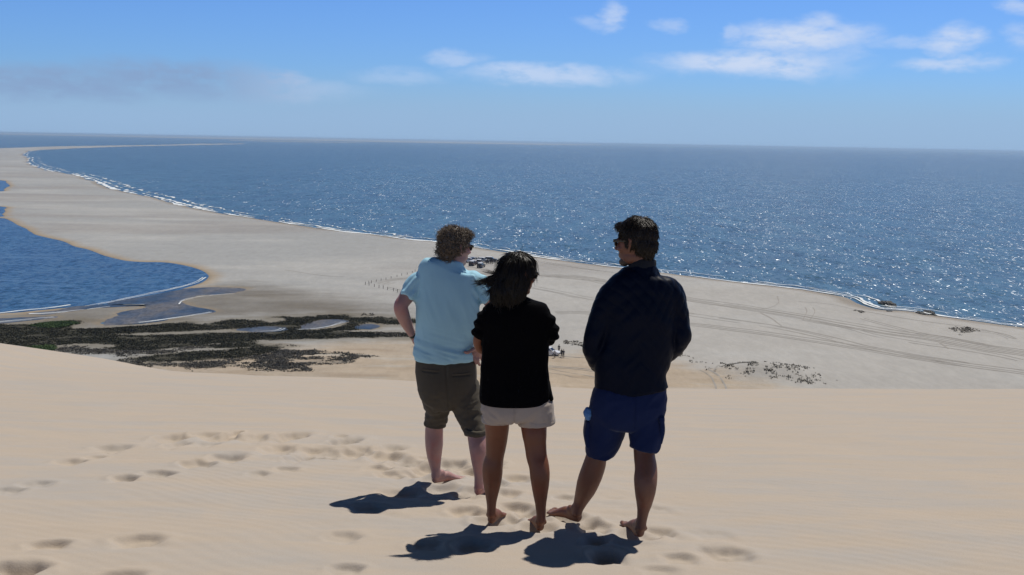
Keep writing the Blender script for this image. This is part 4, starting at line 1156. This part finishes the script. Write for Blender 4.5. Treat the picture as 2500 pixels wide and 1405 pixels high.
# wisps blown to the left
ws = []
W0 = [((1224, 672), (1195, 682), (1172, 690), (1158, 692)), ((1222, 680), (1200, 690), (1180, 689), (1163, 686)), ((1220, 690), (1204, 704), (1194, 712), (1186, 718)), ((1218, 698), (1208, 710), (1200, 722), (1193, 727)),
      ((1228, 662), (1205, 668), (1190, 666), (1172, 662)), ((1222, 676), (1204, 688), (1190, 698), (1182, 702)), ((1216, 706), (1208, 716), (1202, 728), (1200, 736)), ((1225, 668), (1200, 676), (1185, 682), (1170, 694)), ((1292, 652), (1300, 650), (1302, 658), (1303, 668)),
      ((1268, 624), (1273, 612), (1270, 602), (1276, 594)), ((1262, 622), (1268, 616), (1276, 616), (1284, 622))]
cnt = [95, 90, 80, 60, 16, 55, 45, 60, 14, 3, 8]
for W_, c_ in zip(W0, cnt):
    for _ in range(c_):
        j = r_.normal(size=2) * 2.2; e_ = r_.normal(size=2) * 4.5; le = .7 + .4 * r_.random()
        pts = [A.at(x + j[0] + e_[0] * (i / 3) ** 2, y + j[1] + e_[1] * (i / 3) ** 2, -.045 + r_.normal() * .008 - .004 * i) for i, (x, y) in enumerate(W_)]
        C = catmull(pts, 3); C = C[0] + (C - C[0]) * le; ws.append(C)
ws = np.array(ws)
V1, F1 = strands(path, .0017); V2, F2 = strands(ws, .0013)
hair_obj("hair", me, np.vstack([V1, V2]), np.vstack([F1, F2 + len(V1)]), hairmat("dark_long_hair", (.0045, .004, .0035), (.014, .010, .008), .42), e2)

# ------------------------------------------------------------------ man in the quilted jacket
e3, g3 = person('man with short dark hair in navy quilted jacket and blue cargo shorts', 1485, 1295)
fa, fb = ray_dune(1412, 1273), ray_dune(1562, 1310)
A = Fig((fa[1] + fb[1]) / 2); ya, yb = fa[1] - A.Y0, fb[1] - A.Y0
B = Pc()
A.path(B, [(1542, 960, 0, 74, 44), (1545, 900, 0, 74, 42), (1556, 820, 0, 74, 42), (1562, 740, 0, 76, 42), (1564, 705, 0, 70, 36), (1568, 680, 0, 34, 28), (1569, 655, .0, 25, 25), (1562, 625, .005, 24, 26)])
A.path(B, [(1541, 950, 0, 70, 40), (1533, 990, 0, 72, 42), (1530, 1015, 0, 58, 36)])
A.path(B, [(1487, 1000, 0, 38, 42), (1478, 1045, ya * .2, 34, 36), (1466, 1085, ya * .4, 28, 29), (1458, 1108, ya * .5, 25.5, 27), (1451, 1135, ya * .6 - .01, 27.5, 29), (1441, 1165, ya * .75 - .02, 28, 30), (1431, 1192, ya * .85 - .01, 25, 27), (1419, 1220, ya, 18, 20), (1411, 1240, ya, 14, 17), (1408, 1252, ya, 13, 17)])
A.path(B, [(1580, 1000, 0, 38, 42), (1577, 1050, yb * .2, 33, 36), (1573, 1090, yb * .4, 27, 28), (1573, 1111, yb * .5, 26, 27), (1577, 1145, yb * .7 - .01, 27.5, 29), (1576, 1175, yb * .85 - .02, 28.5, 30), (1575, 1202, yb - .01, 25.5, 27), (1573, 1228, yb, 20, 21), (1570, 1250, yb, 14.5, 16), (1567, 1270, yb, 12.5, 14), (1565, 1288, yb, 13, 15)])
foot(B, A.at(1408, 1252, ya), fa - np.array([0, 0, .008]), math.radians(-40), L=.245, side=-1, k=1.02)
foot(B, A.at(1565, 1288, yb), fb - np.array([0, 0, .008]), math.radians(-8), L=.24, side=1, k=1.02)
A.path(B, [(1500, 712, 0, 22, 24), (1474, 770, -.01, 20, 21), (1452, 826, -.01, 17, 18), (1454, 862, .04, 15, 16), (1466, 895, .10, 11, 12)])
A.path(B, [(1634, 712, 0, 22, 24), (1652, 770, 0, 20, 21), (1660, 822, -.01, 17, 18), (1645, 850, .05, 15, 16), (1622, 868, .11, 11, 12)])
hand_simple(B, A, A.at(1466, 893, .10), (.5, .35, -.5), (-.7, .3, .2)); hand_simple(B, A, A.at(1622, 868, .11), (-.6, .35, -.4), (.7, .3, .2))
HR = A.at(1552, 594, .012); RR = rotz(math.radians(58)) @ rotx(math.radians(-4))
head(B, HR, RR, 1.02)
me = remesh(B, .0048, 3, .45)
folds(me, lambda v, n_: .0022 * fbm(v * np.array([16, 16, 7]), 3, 400) + .0006 * fbm(v * 60, 2, 401))
part("body", me, skin("weathered_skin", (.175, .076, .045), .3), e3)
S = Pc()
A.path(S, [(1572, 637, 0, 27, 27), (1570, 650, 0, 31, 31), (1568, 662, 0, 38, 34), (1566, 671, 0, 54, 38), (1565, 682, 0, 76, 43), (1565, 700, 0, 88, 48), (1565, 730, -.005, 90, 52), (1564, 770, -.01, 92, 54), (1560, 810, -.005, 90, 54), (1552, 855, 0, 90, 55), (1542, 895, 0, 89.5, 56), (1540, 925, 0, 89, 56), (1543, 954, 0, 90, 56)], cap=.06, n=44, e=2.3)
A.path(S, [(1505, 702, 0, 26, 32), (1492, 722, 0, 30, 33), (1478, 756, -.01, 29, 32), (1462, 798, -.012, 29, 31), (1450, 828, -.012, 28, 30), (1452, 862, .03, 26.5, 28), (1464, 890, .09, 23, 25)], cap=.5)
A.path(S, [(1628, 702, 0, 26, 32), (1641, 722, 0, 29, 33), (1651, 756, 0, 26.5, 31), (1658, 796, -.01, 26, 29), (1661, 822, -.01, 25.5, 28), (1649, 848, .04, 23, 25), (1624, 868, .10, 21, 23)], cap=.5)
me = remesh(S, .0052, 4)
cx = A.at(1560, 800)
def fs(v, n_):
    q = v - cx; u = q[:, 0] + q[:, 1] * 1.0 ; h = q[:, 2]
    d1 = (u * .80 + h * .60) / .052; d2 = (u * .80 - h * .60) / .052
    pu = np.abs(np.sin(math.pi * d1)) * np.abs(np.sin(math.pi * d2))
    f = (.0014 + .0028 * sstep(-.02, .10, h)) * np.sqrt(pu) - .0008
    f += .016 * fbm(np.stack([q[:, 0] * 6, q[:, 1] * 6, h * 9 + np.abs(q[:, 0]) * 8], 1), 3, 91)
    return f * sstep(A.at(1570, 641)[2], A.at(1570, 660)[2], v[:, 2])
folds(me, fs)
part("quilted_jacket", me, cloth("navy_nylon", (.0012, .0042, .0155), rough=.5, var=.1, fold=.12, sheen=.02), e3)
S = Pc(); A.path(S, [(1568, 664, 0, 44, 37), (1570, 652, 0, 34, 33.5), (1573, 640, 0, 30, 30), (1574, 633, .0, 28, 28)], cap=.12); me = remesh(S, .0045, 2)
part("collar", me, simple("navy_cord", (.006, .008, .014), rough=.85, bump=.5, bscale=300), e3)
S = Pc()
A.path(S, [(1542, 940, 0, 84, 48), (1541, 960, 0, 88, 52), (1534, 988, -.01, 91, 56), (1529, 1015, -.01, 88, 54), (1527, 1030, 0, 76, 44)], cap=.2, n=36, e=2.3)
A.path(S, [(1486, 1000, 0, 47, 50), (1480, 1040, ya * .2, 47, 48), (1474, 1070, ya * .3, 44, 46), (1468, 1092, ya * .4, 38, 42), (1467, 1106, ya * .45, 35.5, 40)], cap=.05)
A.path(S, [(1580, 1000, 0, 43, 48), (1577, 1045, yb * .2, 41, 44), (1576, 1080, yb * .35, 38, 41), (1573, 1098, yb * .4, 34.5, 39)], cap=.05)
me = remesh(S, .006, 5)
def fs(v, n_):
    q = v - np.array([A.at(1535, 1020)[0], A.Y0, A.at(1535, 1020)[2]])
    d = fbm(np.stack([q[:, 0] * 6, q[:, 1] * 6, q[:, 2] * 9 - q[:, 0] * 6], 1), 3, 101)
    return .009 * (1 - 3 * np.abs(d)) * .7 + .003 * d - .006 * np.exp(-((q[:, 0] - .015) / .006) ** 2) * (q[:, 1] < 0) * (q[:, 2] > -.03)
folds(me, fs)
blue = cloth("blue_cotton", (.012, .022, .075), rough=.85, var=.1, fold=.45); part("shorts", me, blue, e3)
for (xa, y0, y1, w_, dy) in ((1438, 1026, 1088, 9, ya * .3), (1612, 1014, 1078, 7, yb * .3)):
    S = Pc(); A.path(S, [(xa, y0, dy, w_, 26), (xa - (3 if xa < 1500 else -1), (y0 + y1) / 2, dy, w_ + 2, 28), (xa - (1 if xa < 1500 else 3), y1, dy, w_ - 1, 26)], cap=.15, e=3.5)
    A.path(S, [(xa + (1 if xa < 1500 else 0), y0 - 2, dy, w_ + 1.5, 28), (xa, y0 + 10, dy, w_ + 2.5, 29)], cap=.1, e=3.5)
    part("cargo_pocket", remesh(S, .005, 3), blue, e3)
glasses(HR, RR, 1.02, glass_m, e3, lens=.024, h=.020)
# short beard on the chin
S = Pc()
for c, r in [((0, .068, -.098), (.030, .028, .024)), ((.026, .045, -.090), (.022, .034, .022)), ((-.026, .045, -.090), (.022, .034, .022))]: E2(S, HR, RR, 1.02, c, r)
me = remesh(S, .004, 2); folds(me, lambda v, n_: .003 * fbm(v * 120, 2, 111) - .0005); part("beard", me, hairmat("beard_hair", (.05, .035, .026), (.12, .09, .07), .6), e3)
S = Pc()
for c, r in [((0, -.016, .050), (.080, .102, .088)), ((0, -.054, -.002), (.074, .060, .074)), ((0, .052, .086), (.052, .046, .026)), ((.062, -.012, .016), (.020, .040, .036)), ((-.062, -.012, .016), (.020, .040, .036)), ((0, -.068, -.046), (.052, .034, .034)), ((-.070, .010, .002), (.007, .007, .014))]: E2(S, HR, RR, 1.02, c, r)
me = remesh(S, .0055, 4)
folds(me, lambda v, n_: .004 * fbm(v * 40, 3, 121) + .0025 * fbm(v * 100, 2, 122))
r_ = np.random.default_rng(8); N = 5000; K = 7; t = np.linspace(0, 1, K)[None, :, None]
p, nn = surf_samples(me, N, r_)
crown = HR + RR @ np.array([.0, -.045, .135])
fl_ = fixnorm(p - crown) + np.array([0, 0, -.25]) + .22 * r_.normal(size=(N, 3)); fl_ -= (fl_ * nn).sum(1)[:, None] * nn; fl_ = fixnorm(fl_)
L = .022 + .022 * r_.random((N, 1, 1))
path = p[:, None] - nn[:, None] * .002 + fl_[:, None] * t * L + nn[:, None] * (.004 * np.sin(t * 2.6)) + .0015 * r_.normal(size=(N, 1, 3)) * t
V, Fc = strands(path, .0016)
hair_obj("hair", me, V, Fc, hairmat("dark_short_hair", (.009, .007, .0055), (.032, .023, .017), .38), e3)
# blue cloth bundle sticking out of the pocket
S = Pc(); A.path(S, [(1437, 1000, -.01, 8, 12), (1432, 1010, -.01, 8.5, 16), (1436, 1021, -.01, 7, 12)], cap=.7); A.path(S, [(1440, 1004, -.02, 8, 10), (1436, 1014, -.03, 8, 12)], cap=.7)
me = remesh(S, .004, 2); folds(me, lambda v, n_: .005 * fbm(v * 30, 3, 131))
me.name = "folded_cap"; o = part("folded_cap", me, cloth("sky_blue_cotton", (.10, .24, .52), fold=.4)); setp(o, 'light blue folded cap sticking out of the side pocket of the blue cargo shorts', 'cap')

for nm_, sp_ in (("navy_nylon", .09), ("black_knit", .04), ("blue_cotton", .1)):
    bpy.data.materials[nm_].node_tree.nodes['Principled BSDF'].inputs['Specular IOR Level'].default_value = sp_
# ================================================================ THINGS ON THE FAR BEACH
class Bx:
    def __init__(s): s.P = Pc()
    def prism(s, prof, w0, w1=None, zt=None):
        """side outline (y, z) extruded to half width w0 (w1 at the top)"""
        w1 = w0 if w1 is None else w1; zs = [p[1] for p in prof]; lo, hi = min(zs), max(zs); n_ = len(prof)
        f_ = lambda z: w0 + (w1 - w0) * (z - lo) / (hi - lo)
        v = [(-f_(z), y, z) for y, z in prof] + [(f_(z), y, z) for y, z in prof]
        s.P.add(v, [tuple(range(n_)), tuple(range(2 * n_ - 1, n_ - 1, -1))] + [((i + 1) % n_, i, n_ + i, n_ + (i + 1) % n_) for i in range(n_)]); return s
    def box(s, c, r):
        v = np.array([[x, y, z] for x in (-1, 1) for y in (-1, 1) for z in (-1, 1)]) * np.array(r) + np.array(c)
        s.P.add(v, [(0, 1, 3, 2), (4, 6, 7, 5), (0, 4, 5, 1), (2, 3, 7, 6), (0, 2, 6, 4), (1, 5, 7, 3)]); return s
    def cyl(s, a, b, r, n=16): s.P.add(*tube([a, b], [r, r], [r, r], (0, 0, 1), n, 0)); return s
    def obj(s, name, mat, parent=None, bevel=0, smooth=False):
        me = bpy.data.meshes.new(name); me.from_pydata([tuple(p) for p in s.P.verts()], [], s.P.f); me.materials.append(mat); me.update()
        me.polygons.foreach_set('use_smooth', [smooth] * len(me.polygons))
        o = bpy.data.objects.new(name, me); COL.objects.link(o); o.parent = parent
        if bevel: m_ = o.modifiers.new("b", 'BEVEL'); m_.width = bevel; m_.segments = 2; m_.limit_method = 'ANGLE'
        return o


paint = {k: simple("paint_" + k, c, rough=.3, var=.05, spec=.6) for k, c in dict(white=(.72, .73, .74), silver=(.36, .37, .38), dark=(.035, .037, .042), maroon=(.055, .03, .03)).items()}
roofw = simple("roof_white", (.8, .81, .82), rough=.35, var=.03); tyre_m = simple("tyre_rubber", (.02, .02, .02)); win_m = simple("window_glass", (.02, .025, .03), rough=.08, spec=.8)
lampm = simple("lamp_red", (.35, .02, .02), rough=.3); plast = simple("bumper_plastic", (.03, .03, .03)); rim_m = simple("rim_metal", (.4, .4, .42), rough=.35, metal=.8)


def suv(px, py, rz, body, label, group, roof=roofw):
    g = on_beach(px, py); e = empty("parked_car", tuple(g), math.radians(rz)); setp(e, label, 'car', group)
    Bx().prism([(-2.25, .42), (-2.3, .95), (-2.2, 1.12), (.95, 1.12), (1.15, 1.08), (2.1, .98), (2.28, .85), (2.3, .45), (1.85, .40), (-1.9, .40)], .93, .88).obj("body", body, e, .07)
    Bx().prism([(-2.12, 1.12), (-1.95, 1.70), (.25, 1.70), (.95, 1.12)], .84, .70).obj("cabin", body, e, .05)
    wn = Bx(); wn.prism([(-1.95, 1.20), (-1.85, 1.62), (.16, 1.62), (.66, 1.20)], .845, .735); wn.box((0, -2.055, 1.42), (.66, .03, .2)); wn.prism([(.30, 1.60), (.86, 1.16), (.92, 1.16), (.36, 1.62)], .70, .66); wn.obj("window", win_m, e)
    rf = Bx().prism([(-1.99, 1.70), (-1.93, 1.77), (.18, 1.77), (.26, 1.70)], .72, .69).obj("roof", roof, e, .03)
    Bx().box((0, -2.33, .58), (.86, .06, .11)).obj("bumper", plast, e, .03); Bx().box((0, 2.33, .58), (.86, .06, .11)).obj("bumper", plast, e, .03)
    for sx in (-1, 1):
        for sy in (-1.42, 1.42):
            w_ = Bx().cyl((sx * .72, sy, .38), (sx * .96, sy, .38), .38, 18).obj("wheel", tyre_m, e, smooth=False); r_ = Bx().cyl((sx * .955, sy, .38), (sx * .975, sy, .38), .22, 14).obj("rim", rim_m, w_)
        Bx().box((sx * .74, -2.28, .98), (.07, .04, .13)).obj("tail_lamp", lampm, e); Bx().box((sx * .68, 2.24, .86), (.14, .05, .08)).obj("headlight", roofw, e)
        Bx().box((sx * .98, .72, 1.18), (.09, .05, .08)).obj("mirror", plast, e)
    return e


grp = 'cars parked together on the far beach'
suv(1153.5, 648.5, -12, paint['maroon'], 'dark car with white roof parked nearest the left man\'s collar, seen from behind', grp)
suv(1171.0, 644.5, -8, paint['silver'], 'silver car with white roof parked directly behind the foremost dark car', grp)
suv(1174.5, 653.5, -16, paint['dark'], 'foremost dark car with white roof on the far beach, its rear towards the dune', grp)
suv(1159.5, 640.0, -118, paint['silver'], 'silver estate car side-on behind the maroon car, left of the row', grp, paint['silver'])
suv(1180.5, 640.5, -112, paint['silver'], 'silver four-wheel drive side-on in the row, just left of the crowd', grp)
suv(1148.0, 641.5, -100, paint['white'], 'white car at the left end of the row, partly behind the left man\'s chin', grp)
suv(1199.0, 639.0, -95, paint['dark'], 'large dark van with white roof behind the standing crowd', grp)
suv(1341.0, 868.0, -112, paint['white'], 'white four-wheel drive half hidden behind the woman\'s elbow, nearest the dune', None, paint['white'])


def small_person(kind, px, py, rz, label, group, shirt, trousers, arms=0):
    g = on_beach(px, py); e = empty("person", tuple(g), math.radians(rz)); setp(e, label, 'person', group)
    B = Pc()
    def tb(P, pts): a = catmull(pts, 3); P.add(*tube(a[:, :3], a[:, 3], a[:, 3] * .85, (0, 1, 0), 12, .7))
    body = Pc(); sh = Pc(); tr = Pc()
    tb(body, [(0, 0, 1.35, .10), (0, 0, 1.47, .055), (0, .01, 1.55, .06)]); body.add(*ell((0, .015, 1.63), (.078, .10, .12), n=8)); body.add(*ell((0, .11, 1.61), (.012, .02, .018), n=5))
    tb(body, [(0, 0, .85, .13), (0, 0, 1.1, .13), (0, 0, 1.38, .12)])
    for s_ in (-1, 1):
        tb(body, [(s_ * .09, 0, .9, .085), (s_ * .10, .01, .5, .06), (s_ * .11, -.01, .1, .04)]); tb(body, [(s_ * .11, -.04, .05, .04), (s_ * .12, .08, .04, .045), (s_ * .13, .16, .03, .03)])
        ax = .34 if arms == 0 else .38; az_ = .78 if arms == 0 else 1.05
        tb(body, [(s_ * .17, 0, 1.40, .05), (s_ * .26, -.02, 1.12, .04), (s_ * (ax - .08 if arms else .30), .06, az_ + .05, .032), (s_ * (.16 if arms else .31), .10, az_, .03)])
        tb(sh, [(s_ * .13, 0, 1.40, .07), (s_ * .23, -.01, 1.24, .065), (s_ * .265, -.02, 1.12, .055)])
        tb(tr, [(s_ * .085, 0, .92, .11), (s_ * .10, .01, .5, .08), (s_ * .11, 0, .16, .065)])
    tb(sh, [(0, 0, .88, .155), (0, 0, 1.1, .15), (0, 0, 1.36, .17), (0, 0, 1.43, .09)]); tb(tr, [(0, 0, .78, .13), (0, 0, .92, .15)])
    for nm, P_, mt_ in (("body", body, bpy.data.materials["weathered_skin"]), ("shirt", sh, shirt), ("trousers", tr, trousers)):
        me = remesh(P_, .02, 2); me.name = nm; me.materials.append(mt_); me.polygons.foreach_set('use_smooth', [True] * len(me.polygons)); o = bpy.data.objects.new(nm, me); COL.objects.link(o); o.parent = e
    hr = Pc(); hr.add(*ell((0, -.005, 1.665), (.085, .105, .105), n=8)); me = remesh(hr, .02, 1); me.name = "hair"; me.materials.append(bpy.data.materials["dark_short_hair"]); o = bpy.data.objects.new("hair", me); COL.objects.link(o); o.parent = e
    return e


def clone(src, px, py, rz, label=None, group=None, mats=None):
    g = on_beach(px, py); c = src.copy(); COL.objects.link(c); c.location = tuple(g); c.rotation_euler = (0, 0, math.radians(rz))
    if label: c['label'] = label
    if group: c['group'] = group
    elif 'group' in c: del c['group']
    for ch in src.children:
        d = ch.copy(); COL.objects.link(d); d.parent = c
    return c


dk1 = simple("dark_cloth", (.02, .022, .03), .9); dk2 = simple("charcoal_cloth", (.05, .05, .055), .9); khk = simple("khaki_cloth", (.20, .17, .13), .9)
lb = 'dark-clothed person in the crowd standing in front of the white-roofed van on the far beach'; gp = 'people crowded by the van'
p0 = small_person(0, 1192.0, 645.5, 20, lb, gp, dk1, dk2)
for i, (x, y, r) in enumerate([(1194.8, 644.0, 80), (1197.3, 644.8, -40), (1199.6, 643.0, 10), (1201.8, 645.6, 120), (1203.9, 644.2, -90), (1190.3, 643.0, 60), (1206.2, 642.4, 30), (1208.6, 643.6, 170)]): clone(p0, x, y, r, lb, gp)
q1 = clone(p0, 1217.5, 642.0, 60, 'dark-clothed person at the left end of the white-topped tables', None)
clone(p0, 1225.6, 641.2, -30, 'dark-clothed person between the two white-topped tables', None)
clone(p0, 1187.6, 646.0, 200, 'dark-clothed person standing alone just left of the crowd by the van', None)
clone(p0, 1364.5, 860.5, 150, 'dark figure standing on the far side of the white four-wheel drive\'s bonnet', None)
clone(p0, 1371.0, 872.0, 160, 'dark-clothed person standing at the front of the white four-wheel drive', None)
small_person(1, 1375.6, 873.5, 200, 'person in khaki trousers beside the dark-clothed one near the white four-wheel drive', None, dk2, khk, 1)
small_person(1, 1354.0, 874.0, -30, 'person in pale shirt standing by the near side of the white four-wheel drive', None, simple("pale_shirt", (.5, .5, .5)), dk2, 1)


def table(px, py, rz, label):
    g = on_beach(px, py); e = empty("trestle_table", tuple(g), math.radians(rz)); setp(e, label, 'table', 'tables set up on the far beach')
    Bx().box((0, 0, .76), (1.2, .42, .03)).obj("table_top", roofw, e, .01)
    for sx in (-1, 1):
        for sy in (-1, 1): Bx().box((sx * 1.05, sy * .34, .365), (.025, .025, .362)).obj("leg", plast, e)
    return e


table(1221.5, 641.8, 4, 'white-topped folding table right of the parked cars, the one farther from the woman\'s hair'); table(1230.0, 641.6, -3, 'white-topped folding table partly hidden by the woman\'s hair')

# fence rows on the flat
wood_m = simple("weathered_wood", (.10, .085, .07), .9, var=.3)
def fence(posts, rails, label):
    pts = [on_beach(860 + x / 11.36, 640 + y1 / 11.36) for x, y1, h in posts]; c = pts[0]; e = empty("post_fence", tuple(c)); setp(e, label, 'fence', 'fence rows on the sand flat')
    for p, (x, y1, h) in zip(pts, posts):
        q = p - c; hh = h / 11.36 * p[1] / F; Bx().cyl((q[0], q[1], q[2] - .15), (q[0] + rnd.uniform(-.03, .03), q[1], q[2] + hh), .075, 8).obj("post", wood_m, e)
    for a, b in rails:
        for zz in (.45, .85):
            A_, B_ = pts[a] - c, pts[b] - c; Bx().cyl(tuple(A_ + [0, 0, zz]), tuple(B_ + [0, 0, zz]), .035, 6).obj("rail", wood_m, e)


fence([(365, 635, 90), (460, 600, 80), (530, 590, 80), (665, 550, 66), (800, 520, 66), (935, 495, 66), (1078, 455, 60), (1242, 415, 58), (1372, 380, 64), (1525, 350, 60), (1665, 302, 52), (1745, 262, 50)], [], 'farther row of thin wooden posts without rails on the sand flat')
fence([(468, 655, 70), (615, 690, 80), (742, 725, 92), (860, 745, 95), (980, 778, 86), (1143, 812, 96), (1255, 840, 92), (1380, 868, 92)], [(4, 5), (5, 6), (6, 7)], 'nearer row of wooden posts, joined by rails behind the left man\'s elbow')

# rocks in the wash
rock_m = simple("wet_rock", (.010, .010, .009), .6, var=.4, scale=1.5, bump=.8, bscale=4, bdist=.1)
for k, (px, py, bits, label) in enumerate([(2168, 744, [(-14, -3, 1.1), (-8, -1.5, 1.3), (0, 0, 1.5), (8, 1.5, 1.2), (14, 3, .8)], 'dark jagged rock in the surf off the beach corner, largest and farthest left'),
                                        (2250, 767, [(-8, -2, .7), (-2, 0, 1.0), (6, 2, .9), (12, 2.5, .6)], 'dark low rock at the water\'s edge, middle of the three'),
                                        (2272, 768, [(-8, -5, 1.0), (-1, -3, 1.1), (6, 2, .8), (12, 3.5, .6)], 'dark rock with white wash at the right end of the three'),
                                        (2170, 762, [(0, 0, .7), (4, .5, .4)], 'small dark stone lying on the wet sand below the largest rock')]):
    S = Pc(); g = ground_pt(px, py, 0)
    for dx, dy, r in bits:
        q = ground_pt(px + dx, py + dy, 0); S.add(*ell((q[0] - g[0], q[1] - g[1], .0), (r * 1.1, r * 1.5, r * .62), n=10))
    me = remesh(S, .12, 2); folds(me, lambda v, n_: .35 * fbm(v * 1.3 + k * 7, 4, 150) + .12 * fbm(v * 4, 2, 152))
    me.name = "rock"; me.materials.append(rock_m); o = bpy.data.objects.new("rock", me); COL.objects.link(o); o.location = tuple(g); setp(o, label, 'rock', 'rocks at the edge of the surf')
